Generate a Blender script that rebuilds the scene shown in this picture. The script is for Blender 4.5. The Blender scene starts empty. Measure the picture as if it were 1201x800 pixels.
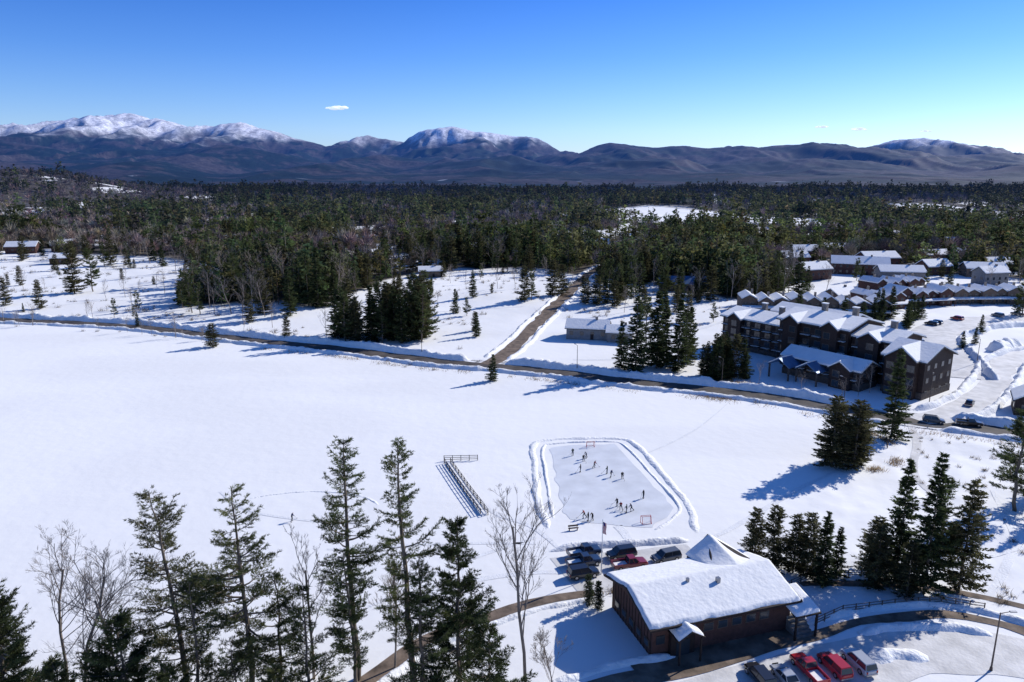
import bpy, bmesh, math, random
import numpy as np
from mathutils import Vector, Matrix
random.seed(11)
rng = np.random.default_rng(11)
scene = bpy.context.scene
COL = scene.collection

# ------------------------------------------------------------------ noise
_T = rng.random((8, 512, 512))
def vnoise(x, y, s=0):
    x = np.asarray(x, float); y = np.asarray(y, float)
    ix = np.floor(x).astype(int); iy = np.floor(y).astype(int)
    fx = x-ix; fy = y-iy
    fx = fx*fx*(3-2*fx); fy = fy*fy*(3-2*fy)
    T = _T[s % 8]
    a = T[ix & 511, iy & 511]; b = T[(ix+1) & 511, iy & 511]
    c = T[ix & 511, (iy+1) & 511]; d = T[(ix+1) & 511, (iy+1) & 511]
    return (a*(1-fx)+b*fx)*(1-fy)+(c*(1-fx)+d*fx)*fy
def fbm(x, y, o=4, s=0):
    r = 0; a = .5; t = 0
    for i in range(o):
        r = r+a*vnoise(x*2**i+17*i, y*2**i-9*i, s+i); t += a; a *= .5
    return r/t
def ridged(x, y, o=4, s=0):
    r = 0; a = .5; t = 0
    for i in range(o):
        r = r+a*(1-np.abs(2*vnoise(x*2**i+5*i, y*2**i+3*i, s+i)-1)); t += a; a *= .5
    return r/t
def sstep(a, b, x):
    t = np.clip((x-a)/(b-a), 0, 1); return t*t*(3-2*t)

# ------------------------------------------------------------------ materials
def newmat(name):
    m = bpy.data.materials.new(name); m.use_nodes = True
    return m, m.node_tree.nodes, m.node_tree.links, m.node_tree.nodes['Principled BSDF']
def M(name, col, rough=.8, var=.15, scale=1.0, bump=0., bscale=4., metal=0., spec=.3, coat=0.):
    m, n, l, b = newmat(name)
    g = n.new('ShaderNodeNewGeometry')
    t = n.new('ShaderNodeTexNoise'); t.inputs['Scale'].default_value = scale; t.inputs['Detail'].default_value = 3
    l.new(g.outputs['Position'], t.inputs['Vector'])
    r = n.new('ShaderNodeValToRGB')
    r.color_ramp.elements[0].position = .3; r.color_ramp.elements[1].position = .7
    r.color_ramp.elements[0].color = [c*(1-var) for c in col]+[1]
    r.color_ramp.elements[1].color = [min(1, c*(1+var)) for c in col]+[1]
    l.new(t.outputs['Fac'], r.inputs['Fac']); l.new(r.outputs['Color'], b.inputs['Base Color'])
    b.inputs['Roughness'].default_value = rough; b.inputs['Metallic'].default_value = metal
    b.inputs['Specular IOR Level'].default_value = spec
    b.inputs['Coat Weight'].default_value = coat
    if bump:
        t2 = n.new('ShaderNodeTexNoise'); t2.inputs['Scale'].default_value = bscale; t2.inputs['Detail'].default_value = 3
        l.new(g.outputs['Position'], t2.inputs['Vector'])
        bp = n.new('ShaderNodeBump'); bp.inputs['Distance'].default_value = bump; bp.inputs['Strength'].default_value = 1
        l.new(t2.outputs['Fac'], bp.inputs['Height']); l.new(bp.outputs['Normal'], b.inputs['Normal'])
    return m
SNOW = M('snow', (.90, .89, .86), .75, .03, .3, .08, 1.5, spec=.2)
RSNOW = M('roof_snow', (.88, .87, .845), .75, .04, .5, .09, 1.4, spec=.2)
BANK = M('snowbank_snow', (.87, .86, .835), .8, .06, .7, .22, 1.8, spec=.2)
PACK = M('packed_snow', (.66, .64, .61), .7, .17, .35, .05, 2.0)
TRAIL = M('trodden_snow', (.82, .815, .80), .75, .07, .6, .08, 3)
ASPH = M('asphalt', (.085, .072, .062), .8, .5, .25, .01, 6)
DIRT = M('wet_sandy_road', (.17, .125, .09), .85, .5, .5, .04, 3)
ICE = M('rink_ice', (.72, .73, .74), .5, .10, .25, .01, 3, spec=.35)
BROWN = M('brown_siding', (.088, .042, .033), .75, .25, 2, .02, 8)
HBROWN = M('hotel_brown_siding', (.036, .022, .018), .75, .25, 2, .02, 8)
DBROWN = M('dark_timber', (.026, .017, .015), .75, .3, 1.5)
TAN = M('tan_siding', (.16, .115, .085), .8, .2, 1)
GREY = M('grey_siding', (.20, .20, .20), .8, .15, 1)
WHITEP = M('white_paint', (.75, .75, .73), .5, .05, 2)
TRIM = M('wood_trim', (.13, .10, .075), .6, .15, 2)
ROOFD = M('roof_shingle', (.06, .06, .065), .8, .3, 2)
ROOFB = M('blue_roof', (.08, .15, .26), .45, .15, .6, metal=.2)
STONE = M('stone_wall', (.20, .175, .155), .85, .35, 1.5, .05, 4)
DSTONE = M('dark_stone_base', (.085, .07, .06), .85, .35, 1.5, .05, 4)
GLASS = M('window_glass', (.03, .04, .05), .12, .1, 1, spec=.6)
WOOD = M('weathered_wood', (.12, .09, .07), .8, .3, 4)
METAL = M('metal_pole', (.30, .30, .31), .4, .1, 4, metal=.7)
TYRE = M('tyre', (.02, .02, .02), .9, .1, 4)
CHROME = M('alloy_rim', (.45, .45, .46), .3, .1, 4, metal=.9)
LAMPW = M('headlamp', (.7, .7, .72), .2, .05, 4)
LAMPR = M('taillamp', (.35, .01, .01), .3, .05, 4)
NAVY = M('flag_blue', (.03, .05, .2), .8, .1, 4)
REDF = M('flag_red', (.5, .03, .03), .8, .1, 4)
SKIN = M('skin', (.5, .32, .24), .6, .05, 4)

HAZE_GLOW = (.0125, .046, .180, 1)  # blue emission that stands in for hazy air
def haze_glow_nodes(n, l, zpos):
    """aerial haze painted on surfaces as a blue glow, growing with distance along y"""
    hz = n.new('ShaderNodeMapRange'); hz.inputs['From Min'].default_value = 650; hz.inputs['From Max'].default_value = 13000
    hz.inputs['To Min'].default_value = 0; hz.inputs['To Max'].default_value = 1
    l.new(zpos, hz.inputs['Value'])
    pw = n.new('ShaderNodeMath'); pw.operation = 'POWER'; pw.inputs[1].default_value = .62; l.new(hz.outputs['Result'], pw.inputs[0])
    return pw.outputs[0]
def vegmat(name, trans):
    m, n, l, b = newmat(name)
    a = n.new('ShaderNodeVertexColor'); a.layer_name = 'Col'
    g = n.new('ShaderNodeNewGeometry')
    t = n.new('ShaderNodeTexNoise'); t.inputs['Scale'].default_value = .6; t.inputs['Detail'].default_value = 1
    l.new(g.outputs['Position'], t.inputs['Vector'])
    mr = n.new('ShaderNodeMapRange'); mr.inputs['From Min'].default_value = .3; mr.inputs['From Max'].default_value = .7
    mr.inputs['To Min'].default_value = .6; mr.inputs['To Max'].default_value = 1.4
    l.new(t.outputs['Fac'], mr.inputs['Value'])
    mx = n.new('ShaderNodeVectorMath'); mx.operation = 'SCALE'
    l.new(a.outputs['Color'], mx.inputs[0]); l.new(mr.outputs['Result'], mx.inputs['Scale'])
    l.new(mx.outputs['Vector'], b.inputs['Base Color']); b.inputs['Roughness'].default_value = .75
    b.inputs['Specular IOR Level'].default_value = .12
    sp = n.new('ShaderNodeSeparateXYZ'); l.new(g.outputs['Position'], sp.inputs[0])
    b.inputs['Emission Color'].default_value = HAZE_GLOW; l.new(haze_glow_nodes(n, l, sp.outputs['Y']), b.inputs['Emission Strength'])  # painted haze: far foliage glows blue
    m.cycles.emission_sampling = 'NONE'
    if trans:
        tr = n.new('ShaderNodeBsdfTranslucent'); l.new(mx.outputs['Vector'], tr.inputs['Color'])
        ms = n.new('ShaderNodeMixShader'); ms.inputs[0].default_value = trans
        out = n['Material Output']
        l.new(b.outputs[0], ms.inputs[1]); l.new(tr.outputs[0], ms.inputs[2]); l.new(ms.outputs[0], out.inputs[0])
    return m
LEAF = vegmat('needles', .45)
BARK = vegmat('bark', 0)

# ------------------------------------------------------------------ mesh helpers
def npmesh(name, V, T, mats, mi=None, col=None, smooth=False):
    me = bpy.data.meshes.new(name)
    V = np.ascontiguousarray(V, np.float32); T = np.ascontiguousarray(T, np.int32)
    k = T.shape[1]
    me.vertices.add(len(V)); me.vertices.foreach_set('co', V.ravel())
    me.loops.add(T.size); me.loops.foreach_set('vertex_index', T.ravel())
    me.polygons.add(len(T))
    me.polygons.foreach_set('loop_start', np.arange(0, T.size, k, dtype=np.int32))
    me.polygons.foreach_set('loop_total', np.full(len(T), k, np.int32))
    for m in mats: me.materials.append(m)
    if mi is not None: me.polygons.foreach_set('material_index', np.ascontiguousarray(mi, np.int32))
    me.polygons.foreach_set('use_smooth', np.full(len(T), smooth))
    me.update(calc_edges=True)
    if col is not None:
        a = me.color_attributes.new('Col', 'FLOAT_COLOR', 'POINT')
        c = np.ones((len(V), 4), np.float32); c[:, :3] = col
        a.data.foreach_set('color', c.ravel())
    return me
def obj(name, me, loc=(0, 0, 0), rz=0, sc=1, parent=None):
    o = bpy.data.objects.new(name, me); COL.objects.link(o)
    o.location = loc; o.rotation_euler = (0, 0, rz)
    o.scale = (sc, sc, sc) if not hasattr(sc, '__len__') else sc
    if parent: o.parent = parent
    return o
def empty(name, loc, rz=0):
    o = bpy.data.objects.new(name, None); COL.objects.link(o); o.location = loc; o.rotation_euler = (0, 0, rz)
    o.empty_display_size = .5
    return o

class Buf:
    """polygon buffer"""
    def __init__(s): s.v = []; s.f = []; s.m = []
    def poly(s, pts, faces, m=0):
        b = len(s.v); s.v += [tuple(p) for p in pts]
        for f in faces: s.f.append([b+i for i in f]); s.m.append(m)
    def box(s, cx, cy, cz, sx, sy, sz, m=0, rz=0, top=1.0):
        P = []
        c, q = math.cos(rz), math.sin(rz)
        for z, k in ((-.5, 1), (.5, top)):
            for x, y in ((-.5, -.5), (.5, -.5), (.5, .5), (-.5, .5)):
                X = x*sx*k; Y = y*sy*k
                P.append((cx+X*c-Y*q, cy+X*q+Y*c, cz+z*sz))
        s.poly(P, [(3, 2, 1, 0), (4, 5, 6, 7), (0, 1, 5, 4), (1, 2, 6, 5), (2, 3, 7, 6), (3, 0, 4, 7)], m)
    def prism(s, prof, x0, x1, m=0, axis='x'):
        n = len(prof)
        if axis == 'x': P = [(x0, a, b) for a, b in prof]+[(x1, a, b) for a, b in prof]
        else: P = [(a, x0, b) for a, b in prof]+[(a, x1, b) for a, b in prof]
        F = [tuple(range(n-1, -1, -1)), tuple(range(n, 2*n))]
        for i in range(n):
            j = (i+1) % n; F.append((i, j, n+j, n+i))
        s.poly(P, F, m)
    def cyl(s, p0, p1, r0, r1=None, n=8, m=0):
        r1 = r0 if r1 is None else r1
        p0 = Vector(p0); p1 = Vector(p1); d = (p1-p0).normalized()
        a = d.orthogonal().normalized(); b = d.cross(a)
        P = []
        for p, r in ((p0, r0), (p1, r1)):
            for i in range(n):
                t = 2*math.pi*i/n; P.append(p+a*math.cos(t)*r+b*math.sin(t)*r)
        s.poly(P, [tuple(range(n-1, -1, -1)), tuple(range(n, 2*n))]+[(i, (i+1) % n, n+(i+1) % n, n+i) for i in range(n)], m)
    def mesh(s, name, mats):
        me = bpy.data.meshes.new(name); me.from_pydata(s.v, [], s.f)
        for m in mats: me.materials.append(m)
        for p, k in zip(me.polygons, s.m): p.material_index = k
        bm = bmesh.new(); bm.from_mesh(me)
        bmesh.ops.recalc_face_normals(bm, faces=bm.faces); bm.to_mesh(me); bm.free()
        return me

# ------------------------------------------------------------------ surveyed layout (metres; x to the right, y away)
ROAD = [(-420, 352), (-320, 322), (-211, 296), (-152, 282.5), (-92.6, 257.3), (-58.8, 244.4), (-43, 237), (-22, 227), (-5.5, 222), (13, 215), (25, 209), (39, 203), (59, 195.5), (75, 187), (86, 178), (97, 171.8), (108.7, 166.9), (119, 161), (150, 146), (220, 120)]
SIDE = [(-8, 224), (-2, 240), (3, 258), (14, 301), (26.5, 347), (40, 403), (51, 438), (67, 479)]
RROAD = [(100, 171), (110, 176), (124, 187), (141, 205), (158, 225), (185, 240), (240, 255)]
LOT = [(132, 208), (141, 232), (152, 258), (178, 278), (215, 290)]
PATH1 = [(-24, 70), (-17.6, 77), (-11.3, 84.6), (0, 91.5), (7, 94.5), (12, 95.5)]
PATH2 = [(4, 73), (12.3, 76.9), (21.4, 79), (29.8, 82.2), (39.7, 85.4), (47, 88.4), (54.2, 89.9), (60.4, 90.3), (65, 88.4), (70, 85), (78, 76)]
PATH3 = [(43, 97.5), (46, 98.2), (54, 98), (62.8, 96.7), (72.3, 92), (85, 84)]
PATH4 = [(97, 169), (92, 156), (82, 139), (80, 128)]
def smooth_line(P, step=2.0):
    P = [Vector((a, b)) for a, b in P]
    out = []
    for i in range(len(P)-1):
        p0 = P[max(i-1, 0)]; p1 = P[i]; p2 = P[i+1]; p3 = P[min(i+2, len(P)-1)]
        n = max(2, int((p2-p1).length/step))
        for k in range(n):
            t = k/n
            out.append(.5*((2*p1)+(-p0+p2)*t+(2*p0-5*p1+4*p2-p3)*t*t+(-p0+3*p1-3*p2+p3)*t**3))
    out.append(P[-1])
    return np.array([(q.x, q.y) for q in out])
def dist_line(x, y, L):
    d = np.full(np.shape(x), 1e9)
    L = np.asarray(L, float)
    for a, b in zip(L[:-1], L[1:]):
        ab = b-a; t = np.clip(((x-a[0])*ab[0]+(y-a[1])*ab[1])/(ab@ab), 0, 1)
        d = np.minimum(d, np.hypot(x-a[0]-t*ab[0], y-a[1]-t*ab[1]))
    return d
RX = [p[0] for p in ROAD]; RY = [p[1] for p in ROAD]
def roadY(x): return np.interp(x, RX, RY)

# mountains: crest height (m) against x (m), at distance D
def crest(D, pts):
    X = []; Z = []
    for px, py in pts:
        k = 926-.2271*py
        X.append((px-600.5)*D/k); Z.append(60+.9739*D*(200-py)/k)
    return D, np.array(X), np.array(Z)
RID = [
 crest(11000, [(-600, 175), (-300, 160), (-100, 168), (0, 164), (20, 158), (40, 152), (60, 145), (75, 142), (88, 145), (100, 140), (115, 141), (130, 134), (140, 136), (150, 133), (165, 137), (175, 141), (188, 140), (200, 143), (215, 149), (230, 150), (243, 148), (255, 150), (270, 146), (285, 144), (300, 151), (315, 154), (330, 158), (350, 164), (375, 171), (405, 180), (450, 205), (700, 215), (3000, 215)])+(3000,),
 crest(12500, [(-900, 215), (300, 215), (370, 180), (405, 171), (415, 167), (432, 159), (445, 163), (455, 164), (475, 168), (490, 160), (505, 153), (515, 151), (530, 149), (545, 152), (560, 156), (575, 157), (600, 161), (615, 161), (630, 165), (650, 176), (680, 186), (760, 205), (3000, 215)])+(2800,),
 crest(9000, [(-900, 215), (560, 215), (640, 186), (680, 180), (700, 171), (715, 167), (740, 171), (770, 174), (800, 171), (830, 175), (860, 172), (880, 175), (920, 171), (940, 170), (960, 169), (985, 171), (1010, 179), (1060, 188), (1110, 184), (1160, 186), (1201, 184), (1400, 175), (2200, 180)])+(2400,),
 crest(13500, [(-900, 215), (900, 215), (985, 184), (1010, 177), (1030, 171), (1050, 165), (1070, 163), (1085, 162), (1110, 166), (1140, 173), (1170, 180), (1201, 184), (1300, 190), (1500, 180), (2200, 190)])+(3000,),
 crest(7200, [(-900, 180), (-200, 168), (0, 165), (60, 175), (130, 191), (200, 182), (260, 170), (330, 180), (400, 198), (450, 182), (520, 193), (600, 182), (660, 198), (720, 187), (800, 196), (900, 184), (1000, 194), (1100, 183), (1200, 194), (1500, 185), (2200, 190)])+(1600,),
 crest(4900, [(-900, 195), (-100, 198), (0, 190), (80, 206), (180, 190), (270, 209), (380, 192), (470, 210), (560, 196), (650, 211), (760, 197), (860, 212), (960, 197), (1080, 211), (1200, 195), (1500, 200), (2200, 200)])+(1050,),
 crest(3200, [(-900, 205), (0, 208), (70, 222), (150, 206), (240, 224), (330, 209), (450, 223), (560, 210), (660, 225), (740, 211), (840, 225), (930, 211), (1040, 224), (1130, 212), (1200, 220), (2200, 210)])+(650,),
]
def height(x, y):
    x = np.asarray(x, float); y = np.asarray(y, float)
    ry = roadY(x)
    land = sstep(8, 160, y-ry)
    z = land*(1.5+3.0*(fbm(x/90, y/90, 3, 1)-.4))
    lf = sstep(25, 60, y-ry)*sstep(3000, 1500, y)
    z = z+lf*1.2*(fbm(x/25, y/25, 3, 2)-.5)
    pk = sstep(0, 5, x-(40+(y-105)*.70))*sstep(170, 160, y)*sstep(99, 103, y)*sstep(100, 160, 260-np.abs(x))
    pk = pk*sstep(1.5, 4, dist_line(x, y, PATH4))*sstep(8, 14, dist_line(x, y, ROAD[13:]))
    z = z+pk*(.15+1.0*(fbm(x/7, y/7, 4, 5)-.45))
    z = z+45*np.exp(-((x+900)/260)**2-((y-1350)/260)**2)
    z = z+sstep(600, 1500, y)*sstep(2600, 1500, y)*26*(fbm(x/240, y/240, 3, 3)-.4)
    if np.max(y) < 1500: return z
    mz = np.zeros_like(z)
    w = 650*(fbm(x/1500, y/1500, 4, 3)-.5)
    for D, X, Z, W in RID:
        d = np.abs(y-D)
        sp = ridged(x/1000+D, y/2300, 4, 4)
        near = np.minimum(d/500, 1)
        fine = near*D*.0090*(ridged(x/360, y/600+D, 4, 6)-.5)+near*D*.020*(ridged(x/1050+3, y/1400+D, 3, 2)-.62)+(ridged(x/200, y/200+D, 3, 1)-.5)*D*.0026
        zz = np.interp(x+w*near, X, Z)
        q = d/W*(1+2.1*np.maximum(.66-sp, -.12)*near)
        prof = np.exp(-(np.clip(q, 0, 3)*1.15)**1.25)
        mz = np.maximum(mz, (zz+fine)*prof)
    return z+mz*sstep(1500, 2600, y)

# forest edge
FX = [-900, -400, -250, -170, -155, -85, -75, -50, 20, 42, 85, 100, 130, 160, 235, 262, 340, 900]
FY = [560, 545, 510, 450, 330, 325, 385, 440, 450, 400, 395, 345, 350, 450, 465, 385, 400, 600]
CLEAR = [(215, 980, 105, 190), (600, 1010, 70, 150), (330, 860, 40, 90), (60, 620, 30, 60), (-120, 560, 30, 50), (-330, 640, 60, 60), (690, 1200, 90, 120), (330, 640, 40, 50), (100, 560, 25, 40), (150, 760, 45, 60)]
COTT = [(120, 480, 10, 14, 9), (176, 458, 10, 17, 10), (250, 380, 10, 14, 9), (285, 430, 10, 16, 9), (-30, 520, 15, 14, 9), (70, 540, -15, 14, 9), (230, 520, 5, 18, 10), (330, 560, 5, 18, 10), (-160, 500, 5, 14, 9), (300, 480, -10, 20, 11), (-230, 590, 12, 16, 10), (225, 450, 8, 22, 12), (262, 405, -12, 20, 11), (165, 400, 20, 18, 10), (205, 385, -8, 22, 11), (240, 415, 15, 16, 10), (140, 430, -10, 16, 10), (280, 365, 5, 22, 11), (310, 400, -5, 18, 10), (195, 490, 5, 18, 10), (265, 460, 12, 18, 10), (350, 450, 8, 20, 11)]
BLD = [(31, 262, 16), (85, 362, 18), (-46, 411, 12), (-350, 528, 30), (-375, 500, 20), (125, 302, 32), (195, 325, 34), (188, 356, 24), (200, 420, 26), (180, 275, 45), (230, 310, 35), (-290, 470, 10), (150, 330, 14)]+[(c[0], c[1]-2, c[3]*.85) for c in COTT]
def forest(x, y):
    e = np.interp(x, FX, FY)+34*(fbm(x/40, y/40, 2, 5)-.5)
    f = sstep(-6, 8, y-e)
    for cx, cy, rx, ry in CLEAR:
        f = f*sstep(.85, 1.1, np.hypot((x-cx)/rx, (y-cy)/ry)+.3*(fbm(x/30, y/30, 2, 6)-.5))
    for cx, cy, r in BLD:
        f = f*sstep(r*.75, r, np.hypot(x-cx, y-cy))
    f = f*sstep(4, 8, dist_line(x, y, SIDE))
    f = f*(1-.9*sstep(.65, .71, fbm(x/70+9, y/120, 2, 7)))
    return f

# ------------------------------------------------------------------ terrain (one sheet)
ys = [-120.]
while ys[-1] < 17500: ys.append(ys[-1]+max(1.4, .0072*ys[-1]))
ys = np.array(ys); nx = 760
u = np.linspace(-1, 1, nx)
YY, UU = np.meshgrid(ys, u, indexing='ij')
XX = UU*(170+.86*np.maximum(YY, 0))
ZZ = height(XX, YY)
fm = forest(XX, YY)*(YY < 2600)
mt = sstep(1450, 1900, YY)
n1 = fbm(XX/14, YY/14, 4, 0); n2 = fbm(XX/350, YY/350, 5, 3); n3 = fbm(XX/60, YY/60, 3, 5)
def L3(c): return np.array(c)[None, None, :]
C = np.ones(XX.shape+(3,))*L3((.915, .90, .865))
drift = fbm(XX/55, YY/22, 4, 2)      # faint wind-packed patches and old tracks
C *= (.945+.045*n1+.05*sstep(.35, .6, drift))[..., None]
ff = (fm*(.80+.4*n1)).clip(0, 1)[..., None]
C = C*(1-ff)+L3((.080, .068, .056))*ff
con = L3((.006, .013, .010)); hard = L3((.040, .033, .034))
k = sstep(.44, .58, n2*.7+n3*.3)[..., None]
MC = con*(1-k)+hard*k
MC = MC*(.4+1.2*n1)[..., None]
pt = (sstep(.79, .84, fbm(XX/150+40, YY/300, 3, 2))*(YY < 3400))[..., None]
MC = MC*(1-pt*.7)+L3((.40, .43, .5))*pt*.7
rel = ridged(XX/420, YY/700, 3, 6)
cap = sstep(-70, 160, ZZ-(490+260*(fbm(XX/170, YY/170, 4, 1)-.5)-160*(rel-.55)))
cap = (cap*(.15+1.25*fbm(XX/60, YY/90, 4, 4))).clip(0, 1)[..., None]
MC = MC*(1-cap)+L3((.66, .66, .70))*cap
m3 = mt[..., None]
C = C*(1-m3)+MC*m3
V = np.stack([XX, YY, ZZ], -1).reshape(-1, 3)
ny = len(ys)
ii = np.arange(ny*nx).reshape(ny, nx)
Q = np.stack([ii[:-1, :-1], ii[:-1, 1:], ii[1:, 1:], ii[1:, :-1]], -1).reshape(-1, 4)
gm, n, l, b = newmat('terrain_snow_and_forest')
a = n.new('ShaderNodeVertexColor'); a.layer_name = 'Col'
g = n.new('ShaderNodeNewGeometry')
t = n.new('ShaderNodeTexNoise'); t.inputs['Scale'].default_value = .03; t.inputs['Detail'].default_value = 6; t.inputs['Roughness'].default_value = .7
l.new(g.outputs['Position'], t.inputs['Vector'])
sx = n.new('ShaderNodeSeparateXYZ'); l.new(g.outputs['Position'], sx.inputs[0])
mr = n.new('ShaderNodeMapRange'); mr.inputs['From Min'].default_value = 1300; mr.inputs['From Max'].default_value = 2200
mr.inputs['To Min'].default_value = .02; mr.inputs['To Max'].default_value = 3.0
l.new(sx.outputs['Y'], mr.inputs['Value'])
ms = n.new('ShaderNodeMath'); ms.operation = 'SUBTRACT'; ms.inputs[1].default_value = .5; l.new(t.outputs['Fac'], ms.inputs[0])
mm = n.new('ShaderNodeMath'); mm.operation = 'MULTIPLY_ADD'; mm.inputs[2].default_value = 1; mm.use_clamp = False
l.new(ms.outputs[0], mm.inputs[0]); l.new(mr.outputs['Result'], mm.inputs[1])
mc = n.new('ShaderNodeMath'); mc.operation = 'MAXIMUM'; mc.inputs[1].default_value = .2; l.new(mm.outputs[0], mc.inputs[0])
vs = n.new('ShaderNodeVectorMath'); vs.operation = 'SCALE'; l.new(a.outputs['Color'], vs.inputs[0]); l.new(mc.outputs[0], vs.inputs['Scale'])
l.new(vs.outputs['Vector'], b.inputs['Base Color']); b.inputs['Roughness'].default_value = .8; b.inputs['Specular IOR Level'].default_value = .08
t2 = n.new('ShaderNodeTexNoise'); t2.inputs['Scale'].default_value = .35; t2.inputs['Detail'].default_value = 4; l.new(g.outputs['Position'], t2.inputs['Vector'])
bp = n.new('ShaderNodeBump'); bp.inputs['Distance'].default_value = .09; l.new(t2.outputs['Fac'], bp.inputs['Height']); l.new(bp.outputs['Normal'], b.inputs['Normal'])
b.inputs['Emission Color'].default_value = HAZE_GLOW; l.new(haze_glow_nodes(n, l, sx.outputs['Y']), b.inputs['Emission Strength'])  # painted haze: far ground and mountains glow blue
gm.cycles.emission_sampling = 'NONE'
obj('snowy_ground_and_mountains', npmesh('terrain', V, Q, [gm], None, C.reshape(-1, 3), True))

def H(x, y): return float(height(np.array([x]), np.array([y]))[0])

# ------------------------------------------------------------------ strips / banks
def strip(name, line, width, mat, dz=.03, wob=.5, cross=5):
    P = smooth_line(line, 2)
    T = np.gradient(P, axis=0); T /= np.linalg.norm(T, axis=1)[:, None]
    N = np.stack([-T[:, 1], T[:, 0]], 1)
    s = np.arange(len(P))
    wl = width/2+wob*(vnoise(s*.35, s*0, 1)-.5)*2; wr = width/2+wob*(vnoise(s*.35, s*0+9, 2)-.5)*2
    rows = []
    for i in range(cross):
        k = i/(cross-1)
        rows.append(P+N*(wl*(1-k)-wr*k)[:, None])
    G = np.stack(rows, 1); z = height(G[..., 0], G[..., 1])+dz
    V = np.concatenate([G, z[..., None]], -1).reshape(-1, 3)
    ii = np.arange(len(P)*cross).reshape(len(P), cross)
    Q = np.stack([ii[:-1, :-1], ii[:-1, 1:], ii[1:, 1:], ii[1:, :-1]], -1).reshape(-1, 4)[:, ::-1]
    return obj(name, npmesh(name, V, Q, [mat], smooth=True))
def offset_line(line, d):
    P = smooth_line(line, 3); T = np.gradient(P, axis=0); T /= np.linalg.norm(T, axis=1)[:, None]
    return P+np.stack([-T[:, 1], T[:, 0]], 1)*d
def bank(name, P, w, h, mat=BANK, step=.7, gap=None, seed=0, irregular=.5):
    P = np.asarray(P, float)
    d = np.r_[0, np.cumsum(np.linalg.norm(np.diff(P, axis=0), axis=1))]
    s = np.arange(0, d[-1], step)
    P = np.stack([np.interp(s, d, P[:, 0]), np.interp(s, d, P[:, 1])], 1)
    T = np.gradient(P, axis=0); T /= np.linalg.norm(T, axis=1)[:, None]+1e-9
    N = np.stack([-T[:, 1], T[:, 0]], 1)
    prof = [(-.5, -.08), (-.38, .25), (-.22, .7), (-.05, 1), (.12, .9), (.3, .45), (.5, -.08)]
    a = 1-irregular+irregular*2*fbm(s/4.0+seed*7, s*0+seed, 3, 2)
    a = a*np.minimum(1, np.minimum(s, s[-1]-s)/2+.05)
    if gap:
        for gx, gy, gr in gap: a = a*sstep(gr, gr+2.5, np.hypot(P[:, 0]-gx, P[:, 1]-gy))
    P = P+N*(w*.25*(fbm(s/7+seed, s*0+3, 3, 5)-.5)*2)[:, None]
    R = []
    for j, (o, k) in enumerate(prof):
        jit = (vnoise(s/1.1+j*3.3, s*0+j+seed, 3)-.5)
        q = P+N*((o*w*(.6+.4*a))+jit*w*.14)[:, None]
        z = height(q[:, 0], q[:, 1])+h*k*a+(jit*.35*h*a if 0 < j < 6 else -.06)
        R.append(np.c_[q, z])
    G = np.stack(R, 1); V = G.reshape(-1, 3)
    m = len(prof); ii = np.arange(len(s)*m).reshape(len(s), m)
    Q = np.stack([ii[:-1, :-1], ii[:-1, 1:], ii[1:, 1:], ii[1:, :-1]], -1).reshape(-1, 4)[:, ::-1]
    return obj(name, npmesh(name, V, Q, [mat], smooth=True))

strip('lakeside_road', ROAD, 7, ASPH, .06, .7, 7)
strip('side_road', SIDE, 5.6, DIRT, .09, .8, 7)
strip('resort_road', RROAD, 8, PACK, .10, 1.0, 7)
strip('resort_parking_lot', LOT, 16, PACK, .12, 1.5, 9)
strip('beach_path', PATH1, 2.2, DIRT, .05, .5)
strip('beach_house_drive', PATH2, 2.4, DIRT, .07, .7)
strip('beach_path', PATH3, 1.5, DIRT, .05, .4)
strip('beach_path', PATH4, 1.6, PACK, .05, .4)
strip('plowed_lot', [(8, 100), (14, 102), (22, 103), (30, 105)], 11, PACK, .04, 1.2)
strip('plowed_drive', [(10, 68), (24, 73), (38, 78), (52, 82.5), (62, 82), (72, 76)], 10, PACK, .04, 1.0, 7)
strip('beach_house_forecourt', [(15, 78.6), (20, 80.4), (30, 83.5), (38, 86)], 3.0, DIRT, .09, .4)
for ln, w_ in [([(20, 109), (19, 113), (18, 116)], 1.6), ([(34, 112), (45, 122), (60, 135), (80, 150)], 1.0), ([(8, 108), (3, 116), (-4, 122), (-12, 140)], .9),
               ([(30, 106), (42, 104), (56, 103), (70, 104), (88, 110)], 1.3), ([(-30, 108), (-12, 110), (4, 110)], .7), ([(66, 92), (74, 100), (84, 112), (92, 130)], 1.2),
               ([(-60, 300), (-30, 310), (5, 318)], 1.2), ([(-40, 240), (-35, 270), (-20, 300), (-22, 350)], 1.4), ([(20, 230), (50, 235), (60, 260), (90, 290)], 1.4),
               ([(-220, 310), (-190, 340), (-150, 330)], 1.4), ([(-260, 350), (-230, 400), (-190, 430)], 1.6), ([(-27, 117), (-36, 118), (-48, 122), (-56, 130)], .6),
               ([(-16, 88), (-10, 97), (2, 101), (8, 101)], 1.0), ([(-20, 92), (-8, 104), (4, 112)], .8), ([(30, 150), (44, 165), (58, 186)], .5)]:
    strip('snow_trail', ln, w_, TRAIL, .035, w_*.3)
gaps = [(-8, 228, 6), (100, 175, 9)]
bank('snowbank', offset_line(ROAD, 5.4), 3.8, 1.8, gap=gaps, seed=1)
bank('snowbank', offset_line(ROAD, -5.2), 3.0, .9, seed=2, gap=[(97, 167, 5)])
bank('snowbank', offset_line(SIDE, 4.2), 2.4, .7, gap=[(-8, 224, 9)], seed=3)
bank('snowbank', offset_line(SIDE, -4.2), 2.4, .7, gap=[(-8, 224, 9)], seed=4)
bank('snowbank', offset_line(RROAD, 5.4), 2.6, 1.2, gap=[(100, 171, 8)], seed=5)
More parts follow.
